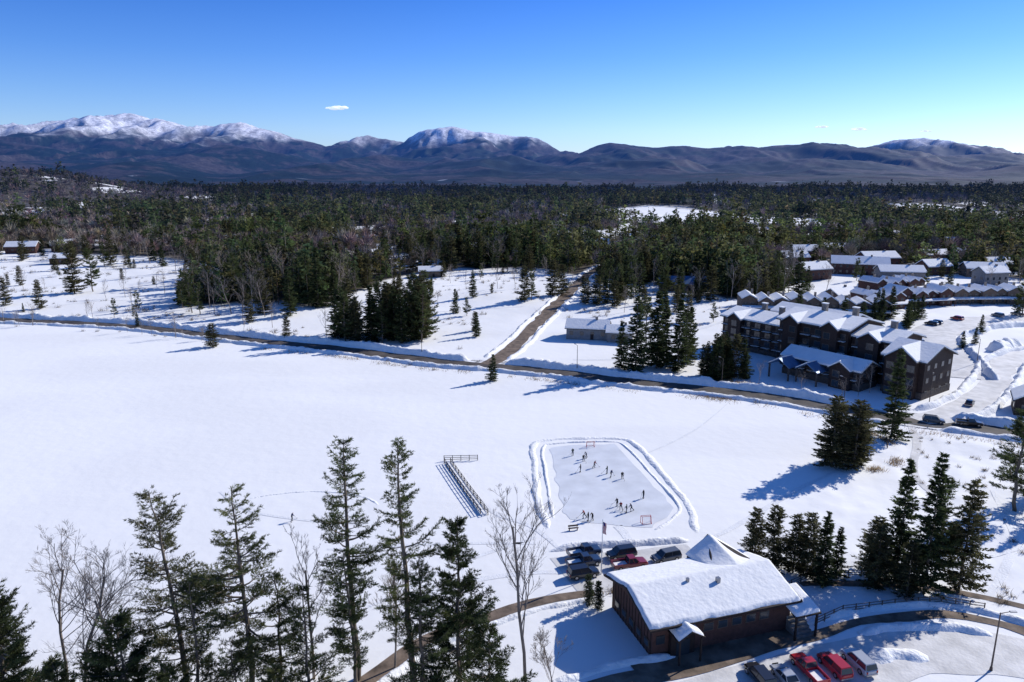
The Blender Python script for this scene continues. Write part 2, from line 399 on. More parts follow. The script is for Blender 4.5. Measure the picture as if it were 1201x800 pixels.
bank('snowbank', offset_line(RROAD, -5.4), 2.6, 1.2, gap=[(100, 171, 8), (135, 206, 8)], seed=6)
bank('snowbank', offset_line(LOT, -9.4), 3, 1.6, seed=7)
bank('snowbank', offset_line(PATH1, -2.0), 1.4, .5, seed=8, irregular=.8)
bank('snowbank', offset_line(PATH2, 2.3), 1.6, .5, seed=9, gap=[(30, 84, 9)], irregular=.8)
bank('snowbank', [(46, 86), (50, 87), (55, 87.2), (60, 87), (64, 85)], 2.2, .7, seed=10)
bank('plowed_snow_pile', [(45.5, 80), (47.5, 81.5), (50, 81.5), (53, 80.5)], 3.2, 1.0, seed=11, irregular=.7)
bank('plowed_snow_pile', [(160, 236), (168, 243), (176, 246)], 7, 3, seed=16)
bank('snowbank', [(6, 107.5), (12, 109), (20, 109.5), (30, 111)], 1.8, .6, seed=12, irregular=.8)
def poly_obj(name, pts, z, mat):
    b = Buf(); b.poly([(x, y, z) for x, y in pts], [tuple(range(len(pts)))]); return obj(name, b.mesh(name, [mat]))
rink = [(8.4, 152.2), (10.5, 153.6), (21.6, 155), (23.6, 153.6), (26.5, 139), (29.2, 125), (28.6, 121.5), (25, 116.4), (22.5, 115.8), (11.5, 118), (9.6, 120.5), (8.8, 136)]
rs = smooth_line(rink+rink[:1], 1.2)[:-1]
poly_obj('ice_rink', [tuple(p+np.array([.9*(vnoise(i*.4, 0, 1)-.5), .9*(vnoise(i*.4, 5, 1)-.5)])) for i, p in enumerate(rs)], .035, ICE)
rb = [(6.5, 115), (5.0, 125), (4.6, 140), (4.9, 154), (8, 157.5), (16, 158.6), (25, 158.4), (28, 154), (31, 137), (32.4, 124), (31.5, 113)]
bank('rink_snowbank', smooth_line(rb, 1), 1.8, .24, seed=13, irregular=.98)
rb2 = [(7.4, 119), (6.8, 136), (6.9, 152.5), (10, 155.3), (22, 156.6), (25.2, 154), (28.4, 138), (30.7, 124.5), (28.8, 119.5), (24.5, 114.4)]
bank('rink_snowbank', smooth_line(rb2, 1), .9, .2, seed=14, irregular=.98)
bank('snowbank', smooth_line([(-38+14*math.cos(t), 122+8*math.sin(t)) for t in np.linspace(.3, 3.4, 20)], 1), .8, .10, seed=15, irregular=.95)

# ------------------------------------------------------------------ vegetation
def unit(a): return a/(np.linalg.norm(a, axis=-1, keepdims=True)+1e-9)
class TB:
    def __init__(s): s.V = []; s.T = []; s.M = []; s.C = []; s.n = 0
    def add(s, V, T, m, c):
        s.V.append(V); s.T.append(T+s.n); s.M.append(np.full(len(T), m)); s.n += len(V)
        c = np.asarray(c, float)
        s.C.append(np.broadcast_to(c, (len(V), 3)) if c.ndim == 1 else c)
    def tube(s, P, R, k, c, m=1):
        P = np.asarray(P, float); R = np.asarray(R, float)
        T = unit(np.gradient(P, axis=0)); ref = np.array([1., 0, 0]) if abs(T[0][0]) < .8 else np.array([0, 1., 0])
        A = unit(np.cross(T, ref)); B = np.cross(T, A)
        th = np.arange(k)*2*math.pi/k
        V = (P[:, None]+R[:, None, None]*(A[:, None]*np.cos(th)[None, :, None]+B[:, None]*np.sin(th)[None, :, None])).reshape(-1, 3)
        i = np.arange(len(P)-1)[:, None]*k; j = np.arange(k)[None]; j2 = (j+1) % k
        a = (i+j).ravel(); b = (i+j2).ravel(); d = (i+k+j).ravel(); e = (i+k+j2).ravel()
        s.add(V, np.r_[np.c_[a, b, e], np.c_[a, e, d]], m, c)
    def leaves(s, P, D, L, W, c, rg, m=0, vary=.35):
        N = len(P); D = unit(D); S = unit(np.cross(D, rg.normal(size=(N, 3))))
        L = np.broadcast_to(L, N)[:, None]; W = np.broadcast_to(W, N)[:, None]
        V = np.stack([P-S*W/2, P+S*W/2, P+D*L], 1).reshape(-1, 3)
        cc = np.asarray(c)*(1-vary+2*vary*rg.random((N, 1)))
        s.add(V, np.arange(3*N).reshape(-1, 3), m, np.repeat(cc, 3, 0))
    def mesh(s, name):
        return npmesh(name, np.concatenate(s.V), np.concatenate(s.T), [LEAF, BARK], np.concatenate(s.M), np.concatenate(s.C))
    def arrays(s): return np.concatenate(s.V), np.concatenate(s.T), np.concatenate(s.M), np.concatenate(s.C)

BK = (.15, .12, .09)
def pine(seed, h, r, start=.3, lean=(0, 0), green=(.05, .07, .022), dens=1., spacing=.72, m=8, ls=1.):
    rg = np.random.default_rng(seed); tb = TB()
    tz = np.linspace(0, 1, 14)
    wob = np.cumsum(rg.normal(0, .1, (14, 2)), 0); wob[0] = 0
    TP = np.c_[wob[:, 0]+lean[0]*tz**1.5, wob[:, 1]+lean[1]*tz**1.5, tz*h]
    tr = h*.0125
    tb.tube(TP, tr*(1-tz)**.8+.03, 8, BK)
    def tp(z): return np.array([np.interp(z, TP[:, 2], TP[:, i]) for i in range(3)])
    z = start*h*.5
    up = np.array([0, 0, 1.])
    sect = rg.random(16)*.85+.5
    while z < h*.985:
        live = z > start*h*(.85+.3*rg.random())
        t = max(0, (z/h-start)/(1-start))
        env = r*((1-t)**.62)*(.55+.45*min(1, t/.2))+.35
        for q in range(rg.integers(3, 6) if live else rg.integers(0, 3)):
            az = rg.random()*2*math.pi; L = env*rg.uniform(.45, 1.2)*sect[int(az/6.2832*4)+4*int(min(3.99, t*4))]
            if not live: L = env*rg.uniform(.2, .6)
            el = math.radians(-6+rg.uniform(-8, 12)+42*t**1.5)
            hd = np.array([math.cos(az), math.sin(az), 0])
            s = np.linspace(0, 1, 6)[:, None]
            B = tp(z+rg.uniform(-.12, .12))+hd*L*s*math.cos(el)+up*(L*s*math.sin(el)+.16*L*s**2.5-.08*L*np.sin(math.pi*s))
            B = B+np.cumsum(rg.normal(0, .03*L, (6, 3)), 0)*s
            tb.tube(B, np.linspace(.02*L+.015, .012, 6), 3, BK)
            if not live: continue
            side = np.cross(hd, up)
            nt = max(4, int(L*3.4*dens)); PP = []; DD = []
            for k in range(nt):
                sp = .30+.70*(k+rg.random())/nt
                base = np.array([np.interp(sp, s[:, 0], B[:, i]) for i in range(3)])
                tl = (.32*L*(1.05-sp)+.4)*rg.uniform(.6, 1.2)
                td = unit(hd*.8+side*(1 if k % 2 else -1)*rg.uniform(.5, 1.1)+up*rg.uniform(0, .3))
                nn = max(2, int(tl/.24))
                for w in range(nn):
                    PP.append(base+td*tl*(w+.7)/nn); DD.append(td)
            PP = np.array(PP); DD = np.array(DD)
            P = np.repeat(PP, m, 0)+rg.normal(0, .07, (len(PP)*m, 3))*[1, 1, .6]; D = np.repeat(DD, m, 0)*.7+rg.normal(0, .5, (len(PP)*m, 3))+up*.35
            tb.leaves(P, D, rg.uniform(.24, .46, len(P))*ls, .08*ls, np.array(green)*rg.uniform(.65, 1.45), rg)
        z += spacing*rg.uniform(.5, 1.6)*(1 if live else 1.8)
    return tb
def spruce(seed, h, r, green=(.054, .070, .028), spacing=.42, start=.05, droop=.25, powr=.85, nb=8, m=6, lw=.2, ll=.55, bark=BK):
    rg = np.random.default_rng(seed); tb = TB()
    tz = np.linspace(0, 1, 8); TP = np.c_[rg.normal(0, .04, (8, 2)), tz*h]; TP[0, :2] = 0
    tb.tube(TP, h*.013*(1-tz)+.02, 6, bark)
    up = np.array([0, 0, 1.]); z = start*h
    sect = rg.random(32)*.6+.65
    while z < h*.985:
        t = (z/h-start)/(1-start)
        env = r*((1-t)**powr)*min(1, .7+t*2)+.12
        for q in range(nb):
            az = rg.random()*2*math.pi; L = env*rg.uniform(.55, 1.2)*sect[int(az/6.2832*8)+8*int(min(3.99, t*4))]
            if rg.random() < .08: continue
            hd = np.array([math.cos(az), math.sin(az), 0]); side = np.cross(hd, up)
            n = max(3, int(L*3.2))
            s = (.15+.85*rg.random(n*m))
            dz = -droop*L*s+.14*L*s**3+L*.35*t*s
            wide = .30*L*(1.15-s)
            P = np.array([TP[0, 0], 0, z])+hd*(L*s)[:, None]+side*(wide*rg.uniform(-1, 1, n*m))[:, None]+up*dz[:, None]+rg.normal(0, .05, (n*m, 3))
            D = hd*.8+side*rg.uniform(-.8, .8, (n*m, 1))+up*rg.uniform(-.35, .35, (n*m, 1))
            tb.leaves(P, D, rg.uniform(.6, 1.2, n*m)*ll, lw, np.array(green)*rg.uniform(.6, 1.5), rg)
            tb.tube(np.array([[0, 0, z], hd*L*.5+up*(z-droop*L*.4), hd*L*.9+up*(z-droop*L*.75)]), [.03, .02, .01], 3, bark)
        z += spacing*rg.uniform(.6, 1.4)
    return tb
def bare(seed, h, spread=.35, col=(.21, .175, .145), depth=5, narrow=1.):
    rg = np.random.default_rng(seed); tb = TB()
    def br(p, d, L, r, lv):
        n = 4; P = [p]; dd = d
        for i in range(n):
            dd = unit(dd+rg.normal(0, .10, 3)+np.array([0, 0, .05])); P.append(P[-1]+dd*L/n)
        tb.tube(P, np.linspace(r, r*.6, n+1), 6 if lv == 0 else 3, col)
        if lv >= depth: return
        k = rg.integers(3, 5) if lv else rg.integers(9, 13)
        for i in range(k):
            f = rg.uniform(.35, 1) if lv else .28+.72*(i+.5)/k
            idx = min(n-1, int(f*n)); b = P[idx]+(P[idx+1]-P[idx])*(f*n-idx)
            ax = unit(rg.normal(size=3)); ax = unit(ax-dd*(ax@dd))
            ang = rg.uniform(.4, .9)*narrow
            nd = unit(dd*math.cos(ang)+ax*math.sin(ang)+np.array([0, 0, .12]))
            br(b, nd, L*(rg.uniform(.42, .62) if lv else rg.uniform(.25, .42)*(1.25-f*.55)), max(.012, r*(.5 if lv else .36)), lv+1)
    br(np.zeros(3), np.array([0, 0, 1.]), h*.86, h*.010, 0)
    return tb

# foreground white pines, each grown separately
OL = (.112, .120, .046)
fg = [
 (-37, 72.1, 26.3, 6.0, .22, (-2.0, 1.0), 1, (.112, .112, .050), 1.0),
 (-30, 73.5, 26.7, 5.7, .20, (-1.0, .5), 2, OL, 1.0),
 (-18.7, 76.9, 30.8, 4.6, .26, (-.3, .3), 3, (.078, .096, .038), 1.0),
 (-11.7, 74.9, 31.2, 4.7, .18, (-.4, .2), 4, (.092, .108, .040), 1.05),
 (-27, 74, 15.5, 3.8, .15, (.3, 0), 6, OL, 1.1),
 (-33.5, 68.5, 18, 4.6, .15, (.3, 0), 8, OL, 1.1),
 (-22.8, 71.5, 15, 3.8, .15, (.2, 0), 9, (.10, .115, .045), 1.1),
 (-18.0, 74.0, 18.5, 3.2, .22, (-.2, 0), 10, (.064, .082, .034), 1.3),
 (-10.2, 71.5, 19, 3.6, .18, (.2, 0), 12, (.078, .095, .038), 1.1),
 (-44, 69, 13, 3.8, .12, (.2, 0), 13, (.095, .102, .045), 1.0),
 (-57, 70, 17, 4.2, .2, (.2, 0), 14, (.085, .095, .04), 1.1),
 (-29.5, 67, 12, 3.6, .1, (.2, 0), 16, OL, 1.1),
]
for x, y, h, r, st, ln, sd, gc, dn in fg:
    obj('pine_tree', pine(sd, h, r, st, ln, gc, dn).mesh('pine_tree'), (x, y, 0))
DK = (.055, .070, .028)
for i, (x, y, h, r, gc) in enumerate([(-6, 74.2, 22.3, 5.2, DK), (-54.6, 68.2, 18.5, 5.4, (.07, .084, .034)), (-40.8, 67, 15.2, 4.6, (.07, .086, .034)), (-61, 72, 15, 4.6, DK), (-47, 65, 11, 4, OL), (-24.5, 66.5, 9.5, 3.4, OL), (-2.5, 69.5, 13, 3.5, DK), (-36, 65.5, 10.5, 3.8, (.07, .086, .034))]):
    obj('pine_tree', pine(21+i, h, r, .06, (0, 0), gc, 1.2, .52, 10, 1.1).mesh('pine_tree'), (x, y, 0))
obj('bare_tree', bare(31, 23.5, narrow=.8).mesh('bare_tree'), (1.6, 74.9, 0))
obj('bare_tree', bare(32, 20.5).mesh('bare_tree'), (-48.2, 70.8, 0))
obj('bare_tree', bare(36, 17.5).mesh('bare_tree'), (-44.5, 72, 0), 2)
obj('bare_tree', bare(37, 18.5).mesh('bare_tree'), (-52, 74, 0), 2)
obj('bare_tree', bare(33, 18.5, narrow=.7).mesh('bare_tree'), (-24, 77, 0))
obj('bare_tree', bare(34, 14, narrow=.7).mesh('bare_tree'), (-14.5, 79, 0), 1)
obj('bare_tree', bare(35, 9, narrow=.8).mesh('bare_tree'), (5, 72.5, 0), 1)

# shared prototypes for middle-distance trees
P_SP = [spruce(41+i, 15, 3.1).mesh('spruce_tree') for i in range(4)]
P_CD = [spruce(51+i, 13, 3.2, (.092, .088, .040), .38, .05, .1, .55, 8, 6, .19, .45).mesh('cedar_tree') for i in range(3)]
P_PN = [pine(61+i, 18, 4.0, .16, (0, 0), (.080, .098, .038), .9, .66, 7, 1.5).mesh('pine_tree') for i in range(3)]
P_BR = [bare(71+i, 15, col=(.26, .215, .18), depth=4).mesh('bare_tree') for i in range(3)]
def T(kind, x, y, h, wide=1.):
    P, h0, nm = {'s': (P_SP, 15, 'spruce_tree'), 'c': (P_CD, 13, 'cedar_tree'), 'p': (P_PN, 18, 'pine_tree'), 'b': (P_BR, 15, 'bare_tree')}[kind]
    k = h/h0
    obj(nm, random.choice(P), (x, y, H(x, y)-.05), random.random()*6.28, (k*wide, k*wide, k))
for a in [('c', 66.3, 141.9, 15.7, 1.1), ('c', 70.5, 141, 15, 1.1), ('c', 72.5, 143.5, 13, 1.2), ('c', 68.5, 144, 13.5, 1.2), ('s', 86.9, 158.2, 21.5, .8),
          ('c', 40.1, 101.9, 10.8, 1.0), ('c', 43, 101, 10, .95), ('c', 38, 104, 9.5, 1), ('s', 46, 97.5, 12, .9), ('c', 44.5, 99.5, 11, .9), ('s', 49, 99.5, 8.5, 1),
          ('c', 53.5, 96.7, 10.5, 1.1), ('s', 57.1, 98, 20, .75), ('s', 60, 95.4, 22, .75), ('p', 62, 97.2, 17, .85), ('c', 65.3, 95.8, 18, .7), ('c', 54.8, 100, 10, 1.1), ('c', 57, 94.5, 9, 1),
          ('p', 90.8, 121.6, 18.5, 1.35), ('s', 95, 118, 12, 1.1), ('c', 100, 128, 10, 1.1),
          ('s', 37.6, 214.9, 24, .9), ('s', 45, 219.8, 24.6, .95), ('s', 51, 217, 22.6, .9), ('p', 41, 222, 22, .9), ('s', 48, 224, 21, .9), ('p', 54, 222, 17, .9), ('s', 34, 220, 15, 1), ('s', 57, 228, 18, .9),
          ('s', -5.6, 205.7, 8.2, 1.2), ('c', -104.3, 248, 8.7, 1.3), ('c', -217.8, 360, 25, 1), ('p', -212, 366, 22, 1),
          ('s', -86, 320, 27, 1), ('s', -80, 325, 20, 1), ('p', -92, 327, 22, 1.),
          ('c', 5.7, 329, 16.8, 1), ('p', 9, 332, 14, 1), ('c', 19.3, 343, 17.8, 1.1), ('c', 24, 348, 15, 1.1), ('c', 33, 322, 12, 1.2), ('c', 37.8, 320, 13, 1.2), ('s', 42, 324, 13, 1.1),
          ('c', 45, 316, 12, 1.2), ('p', 49, 330, 17, 1.1), ('s', 53, 338, 20, 1), ('p', 57, 345, 21, 1), ('s', 62, 352, 20, 1),
          ('b', -120, 307, 17, 1.2), ('b', -116, 309, 15, 1.2), ('b', -128, 309, 13, 1.1), ('p', -133, 306, 14, 1), ('p', -138, 310, 17, 1),
          ('b', 99, 194, 8, 1), ('b', 104, 186, 7, 1), ('b', 88, 186, 6, 1), ('b', 60, 206, 7, 1), ('b', 71, 202, 7, 1), ('b', 94, 190, 7, 1), ('b', 80, 194, 6, 1)]:
    T(*a)
for i in range(18):
    T('s' if i % 3 else 'c', 55+15*random.random(), 206+9*random.random(), 8.5+5*random.random(), 1.0)
for i in range(36):
    T('csp'[i % 3], -64+33*random.random(), 253+22*random.random(), 13+10*random.random(), 1.0)
sc = [(-230, 330), (-205, 318), (-190, 345), (-168, 312), (-180, 300), (-160, 295), (-245, 372), (-262, 390), (-150, 290), (-100, 275), (-110, 285), (-75, 262), (-20, 300), (-30, 330), (-12, 345), (-38, 350), (-25, 380), (-10, 400), (0, 370), (-55, 340), (-48, 310), (-68, 300), (-15, 270), (50, 300), (62, 330), (70, 300), (80, 320), (60, 270), (75, 280), (-140, 320), (-220, 400), (-190, 380), (-280, 430), (-240, 450), (-200, 440), (30, 380), (20, 400), (-5, 430), (-260, 420), (-300, 400), (-175, 360), (-170, 400), (-60, 380), (-35, 410)]
for x, y in sc:
    for q in range(2):
        k = random.choice('sccbbbpc'); T(k, x+random.uniform(-8, 8), y+random.uniform(-8, 8), random.uniform(4, 14) if k != 'b' else random.uniform(6, 12))
for i in range(16):
    x = random.uniform(-215, -90); T('b', x, float(roadY(x))-8+random.uniform(-1, 1), random.uniform(4, 9))
def free(x, y, k=.75):
    return min(math.hypot(x-q[0], y-q[1])-q[2]*k for q in BLD) > 0 and dist_line(np.array(x), np.array(y), SIDE) > 7
for i in range(200):   # front ranks of the wood, with taller individual trees
    x = random.uniform(-160, 150); e = float(np.interp(x, FX, FY)); y = e+random.uniform(-28, 75)
    if free(x, y): T(random.choice('scppbbbb'), x, y, random.uniform(12, 24))
for i in range(80):
    x = random.uniform(-420, -160); e = float(np.interp(x, FX, FY)); y = e+random.uniform(-55, 40)
    if free(x, y): T(random.choice('sccpbbb'), x, y, random.uniform(9, 20))
for i in range(45):
    x = random.uniform(45, 110); y = random.uniform(325, 395)
    if free(x, y): T(random.choice('sscppb'), x, y, random.uniform(9, 20))
for i in range(90):   # trees among the townhouses
    x = random.uniform(95, 330); y = random.uniform(285, 500)
    if free(x, y, .7): T(random.choice('sscppb'), x, y, random.uniform(8, 18))
for x, y, h in [(150, 272, 10), (153, 276, 9), (156, 280, 11), (148, 268, 8), (160, 284, 9), (163, 286, 10), (152, 240, 6), (172, 262, 7), (196, 250, 8), (160, 246, 6), (152, 288, 13), (146, 284, 12), (141, 280, 10), (128, 262, 12), (124, 268, 13), (118, 272, 12), (133, 258, 10), (110, 276, 14)]:
    T('s', x, y, h, 1.1)
CONE = spruce(81, 4.6, 1.0, (.045, .06, .028), .16, .02, .0, .45, 8, 5, .09, .2).mesh('conical_shrub')
obj('conical_shrub', CONE, (10.9, 92.6, 0)); obj('conical_shrub', CONE, (12.1, 91.4, 0), 1, .93)
def grass(name, line, w, N, h=.7):
    P = smooth_line(line, 1); rg = rng
    tb = TB(); i = rg.integers(0, len(P), N); cl = vnoise(P[i, 0]/3, P[i, 1]/3, 2)
    keep = cl > .45; i = i[keep]; N = len(i)
    q = P[i]+rg.normal(0, w, (N, 2))
    p = np.c_[q, height(q[:, 0], q[:, 1])]
    D = rg.normal(0, .35, (N, 3))+np.array([0, 0, 1.])
    tb.leaves(p, D, h*rg.uniform(.5, 1.3, N), .09, (.26, .18, .09), rg)
    obj(name, tb.mesh(name))
grass('dry_grass', offset_line(ROAD, -9)[115:205], 1.1, 5000)
grass('dry_grass', [(79, 172), (82, 165), (85, 157), (84, 150), (80, 143), (74, 140)], .7, 2500)
grass('dry_grass', [(46, 197), (52, 192), (60, 188)], 1.4, 2600, .6)
grass('dry_grass', [(62, 205), (75, 197), (84, 190)], 1.5, 1800, .8)
grass('dry_grass', [(14, 95.5), (20, 98), (30, 101)], .6, 700, .4)
def brush(name, N, fx, fy, cond, hh=(.5, 1.8), n=26):
    tb = TB(); rg = rng; X = rg.uniform(*fx, N); Y = rg.uniform(*fy, N); k = cond(X, Y); X = X[k]; Y = Y[k]; Z = height(X, Y); m = len(X)
    hs = np.repeat(rg.uniform(*hh, m), n)
    P = np.repeat(np.c_[X, Y, Z], n, 0)+np.c_[rg.normal(0, .3, (m*n, 2))*hs[:, None], np.zeros(m*n)]
    D = rg.normal(0, .5, (m*n, 3))+[0, 0, .9]
    tb.leaves(P, D, hs*rg.uniform(.5, 1.2, m*n), .05+.02*hs, (.15, .115, .08), rg); obj(name, tb.mesh(name))
brush('dry_brush', 3600, (-360, 100), (225, 500), lambda x, y: (y > roadY(x)+9) & (forest(x, y) < .5) & (fbm(x/16, y/16, 2, 3) > .53), (.5, 2.4))
brush('dry_brush', 300, (-215, 100), (170, 300), lambda x, y: np.abs(y-roadY(x)+9.5) < 2.2, (.6, 1.6))
brush('dry_brush', 200, (36, 110), (92, 160), lambda x, y: (x > 80+.5*(y-140)) | ((y < 104) & (y > 99)), (.4, 1.1))

# distant forest: low-detail crowns merged into single meshes
def proto_con(seed, n, green, powr=.9, low=.06, r=.2):
    rg = np.random.default_rng(seed); tb = TB()
    t = 1-np.sqrt(rg.random(n)); t = np.clip(low+t*(1-low), 0, .97)
    az = rg.random(n)*6.283; R = r*(1-t)**powr*rg.uniform(.3, 1.05, n)
    P = np.c_[R*np.cos(az), R*np.sin(az), t]
    D = np.c_[np.cos(az), np.sin(az), rg.uniform(-.5, .5, n)]
    k = (40/n)**.5
    tb.leaves(P, D, rg.uniform(.07, .13, n)*k*1.6, .085*k*1.6, green, rg)
    m = max(3, n//12)
    tb.leaves(np.c_[rg.normal(0, .004, (m, 2)), rg.uniform(.75, .95, m)], np.c_[rg.normal(0, .2, (m, 2)), np.ones(m)], .1, .03, green, rg)
    tb.tube([[0, 0, 0], [0, 0, .8]], [.012, .004], 3, BK)
    return tb.arrays()
def proto_pin(seed, n, green):
    rg = np.random.default_rng(seed); tb = TB()
    k = (40/n)**.5
    c = 10; cz = rg.uniform(.3, .93, c); ca = rg.random(c)*6.283; cr = .16*(1.1-cz)/.6+.01
    q = rg.integers(0, c, n)
    P = np.c_[cr[q]*np.cos(ca[q]), cr[q]*np.sin(ca[q]), cz[q]]+rg.normal(0, 1, (n, 3))*np.array([.06, .06, .035])
    D = rg.normal(0, 1, (n, 3))*[1, 1, .5]+[0, 0, .3]
    tb.leaves(P, D, .12*k*1.3, .08*k*1.4, green, rg); tb.tube([[0, 0, 0], [0, 0, .9]], [.013, .004], 3, BK)
    return tb.arrays()
def proto_dec(seed, n, col):
    rg = np.random.default_rng(seed); tb = TB()
    d = unit(rg.normal(0, 1, (n, 3))); d[:, 2] = np.abs(d[:, 2])*1.1-.2
    P = d*rg.uniform(.1, .8, (n, 1))*[.22, .22, .40]+[0, 0, .5]
    tb.leaves(P, d*[1, 1, 1]+[0, 0, .7], rg.uniform(.12, .25, n), .022*(120/n)**.5, col, rg, 1)
    tb.tube([[0, 0, 0], [0, 0, .7]], [.014, .006], 3, col)
    return tb.arrays()
G1 = (.076, .092, .036); G2 = (.108, .114, .044); G3 = (.054, .072, .032); G4 = (.095, .088, .040)
def scatter(name, y0, y1, area, n, hs):
    A = .5*(y1*y1-y0*y0)*1.62+120*(y1-y0); N = int(A/area)
    y = np.sqrt(rng.uniform(y0*y0, y1*y1, N)); x = rng.uniform(-1, 1, N)*(60+.81*y)
    keep = rng.random(N) < forest(x, y); x = x[keep]; y = y[keep]
    hz = fbm(x/90+3, y/90, 3, 4)+rng.normal(0, .05, len(x))+.04*sstep(100, -200, x)
    z = height(x, y)
    protos = [proto_con(1, n, G1), proto_con(2, n, G3, .8, .1, .22), proto_pin(3, n, G2), proto_pin(4, n, G1), proto_con(7, n, G4, .7, .05, .2), proto_dec(5, int(n*1.3), (.26, .20, .155)), proto_dec(6, int(n*1.3), (.20, .165, .14))]
    kind = np.where(hz > .51, rng.integers(5, 7, len(x)), rng.integers(0, 5, len(x)))
    kind = np.where(rng.random(len(x)) < .12, rng.integers(0, 7, len(x)), kind)
    big = .75+.6*fbm(x/45, y/45, 2, 2)
    Vs = []; Ts = []; Ms = []; Cs = []; off = 0
    for k, (V, T_, M_, C_) in enumerate(protos):
        s = kind == k; m = int(s.sum())
        if not m: continue
        h = rng.uniform(hs[0], hs[1], m)*(.78 if k > 4 else 1)*big[s]*np.where(rng.random(m) < .08, 1.35, 1); a = rng.random(m)*6.283; w = h*rng.uniform(.8, 1.25, m)
        c = np.cos(a)[:, None]*w[:, None]; q = np.sin(a)[:, None]*w[:, None]
        X = V[None, :, 0]*c-V[None, :, 1]*q+x[s][:, None]; Y = V[None, :, 0]*q+V[None, :, 1]*c+y[s][:, None]
        Z = V[None, :, 2]*h[:, None]+z[s][:, None]-.2
        Vs.append(np.stack([X, Y, Z], -1).reshape(-1, 3).astype(np.float32))
        Ts.append((T_[None]+(np.arange(m)*len(V))[:, None, None]+off).reshape(-1, 3)); off += m*len(V)
        Ms.append(np.tile(M_, m))
        far = 1-.7*sstep(800, 1700, y[s])[:, None, None]  # distant crowns darkened in colour, part of the painted haze
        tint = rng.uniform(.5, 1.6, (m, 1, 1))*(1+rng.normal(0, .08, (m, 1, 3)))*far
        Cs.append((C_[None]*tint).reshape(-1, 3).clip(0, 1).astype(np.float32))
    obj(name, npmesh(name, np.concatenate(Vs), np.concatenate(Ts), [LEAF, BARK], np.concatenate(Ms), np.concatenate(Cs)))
    return len(x)
c1 = scatter('forest', 320, 700, 38, 120, (11, 20))
c2 = scatter('distant_forest', 700, 2000, 92, 40, (12, 20))
print('trees', c1, c2)

# ------------------------------------------------------------------ buildings
def wall_windows(b, L, W, h, floors, gap=3.2, ww=1.1, wh=1.3, faces='fblr', m=0):
    fh = h/floors
    for k in range(floors):
        z = fh*k+fh*.55
        for f in faces:
            n = max(1, int((L if f in 'fb' else W)/gap)); tot = L if f in 'fb' else W
            for i in range(n):
                t = -tot/2+tot*(i+.5)/n
                for mm, g, pr in ((1, .14, .03), (0, 0, .06)):
                    if f in 'fb': b.box(t, (-1 if f == 'f' else 1)*(W/2), z, ww+g, 2*pr, wh+g, mm)
                    else: b.box((-1 if f == 'l' else 1)*(L/2), t, z, 2*pr, ww+g, wh+g, mm)
def gable_parts(par, L, W, h, rise, wallm, roofm=ROOFD, over=.6, snow=.4, floors=1, gap=3.2, snowm=RSNOW, tag=''):
    b = Buf(); b.prism([(-W/2, -.6), (W/2, -.6), (W/2, h), (0, h+rise), (-W/2, h)], -L/2, L/2)
    obj('walls'+tag, b.mesh('walls', [wallm]), parent=par)
    sl = rise/(W/2); o = over; e = h-sl*o
    def pr(t0, t1, y):  return [(-y, e+sl*(W/2+o-y)+t0), (0, h+rise+t0), (y, e+sl*(W/2+o-y)+t0), (y, e+sl*(W/2+o-y)+t1), (0, h+rise+t1), (-y, e+sl*(W/2+o-y)+t1)]
    b = Buf(); b.prism(pr(.01, .2, W/2+o), -L/2-o, L/2+o); obj('roof'+tag, b.mesh('roof', [roofm]), parent=par)
    if snow:
        b = Buf(); b.prism(pr(.203, .2+snow, W/2+o-.12), -L/2-o+.12, L/2+o-.12); obj('roof_snow'+tag, b.mesh('roof_snow', [snowm]), parent=par)
    b = Buf(); wall_windows(b, L, W, h, floors, gap); obj('windows'+tag, b.mesh('windows', [GLASS, TRIM]), parent=par)
    b = Buf(); b.box(L*.12, -W/2, 1.05, 1.1, .16, 2.1); obj('door'+tag, b.mesh('door', [DBROWN]), parent=par)
def house(name, x, y, rz, L, W, h, rise, wallm=TAN, roofm=ROOFD, **k):
    e = empty(name, (x, y, H(x, y)), math.radians(rz)); gable_parts(e, L, W, h, rise, wallm, roofm, **k)
    b = Buf(); b.box(L*.2, 0, h+rise+.4, .9, .9, 2.0); obj('chimney', b.mesh('chimney', [STONE]), parent=e)
    return e
house('cottage', 28, 262, -12, 15, 9, 4, 2.2, GREY)
house('cottage', 39, 257, -12, 9, 8, 3.4, 1.8, GREY)
house('lodge', 85, 362, -6, 22, 11, 4, 3, TAN, ROOFB, snow=.0)  # plain blue roof without a snow layer
house('cottage', -46, 411, 8, 13, 8, 3.5, 2, TAN)
house('cottage', -352, 528, 10, 20, 10, 5, 3, BROWN)
house('cottage', -370, 505, -20, 14, 9, 5, 3, BROWN)
house('cottage', -330, 540, 30, 16, 9, 5, 3, BROWN)
house('cottage', -290, 470, 20, 12, 8, 4, 2.4, BROWN)
house('lodge', 200, 420, -20, 30, 13, 6, 3.5, BROWN, floors=2)
house('cottage', 150, 330, 30, 14, 9, 4, 2.5, TAN)
house('cottage', 132, 177, 60, 9, 8, 4, 2.5, DBROWN)
for i, (x, y, r_, L_, W_) in enumerate(COTT):
    house('cottage', x, y, r_, L_, W_, 5+(i % 3)*.7, 2.6+(i % 2)*.6, (TAN, BROWN, GREY, BROWN)[i % 4], snow=.5)
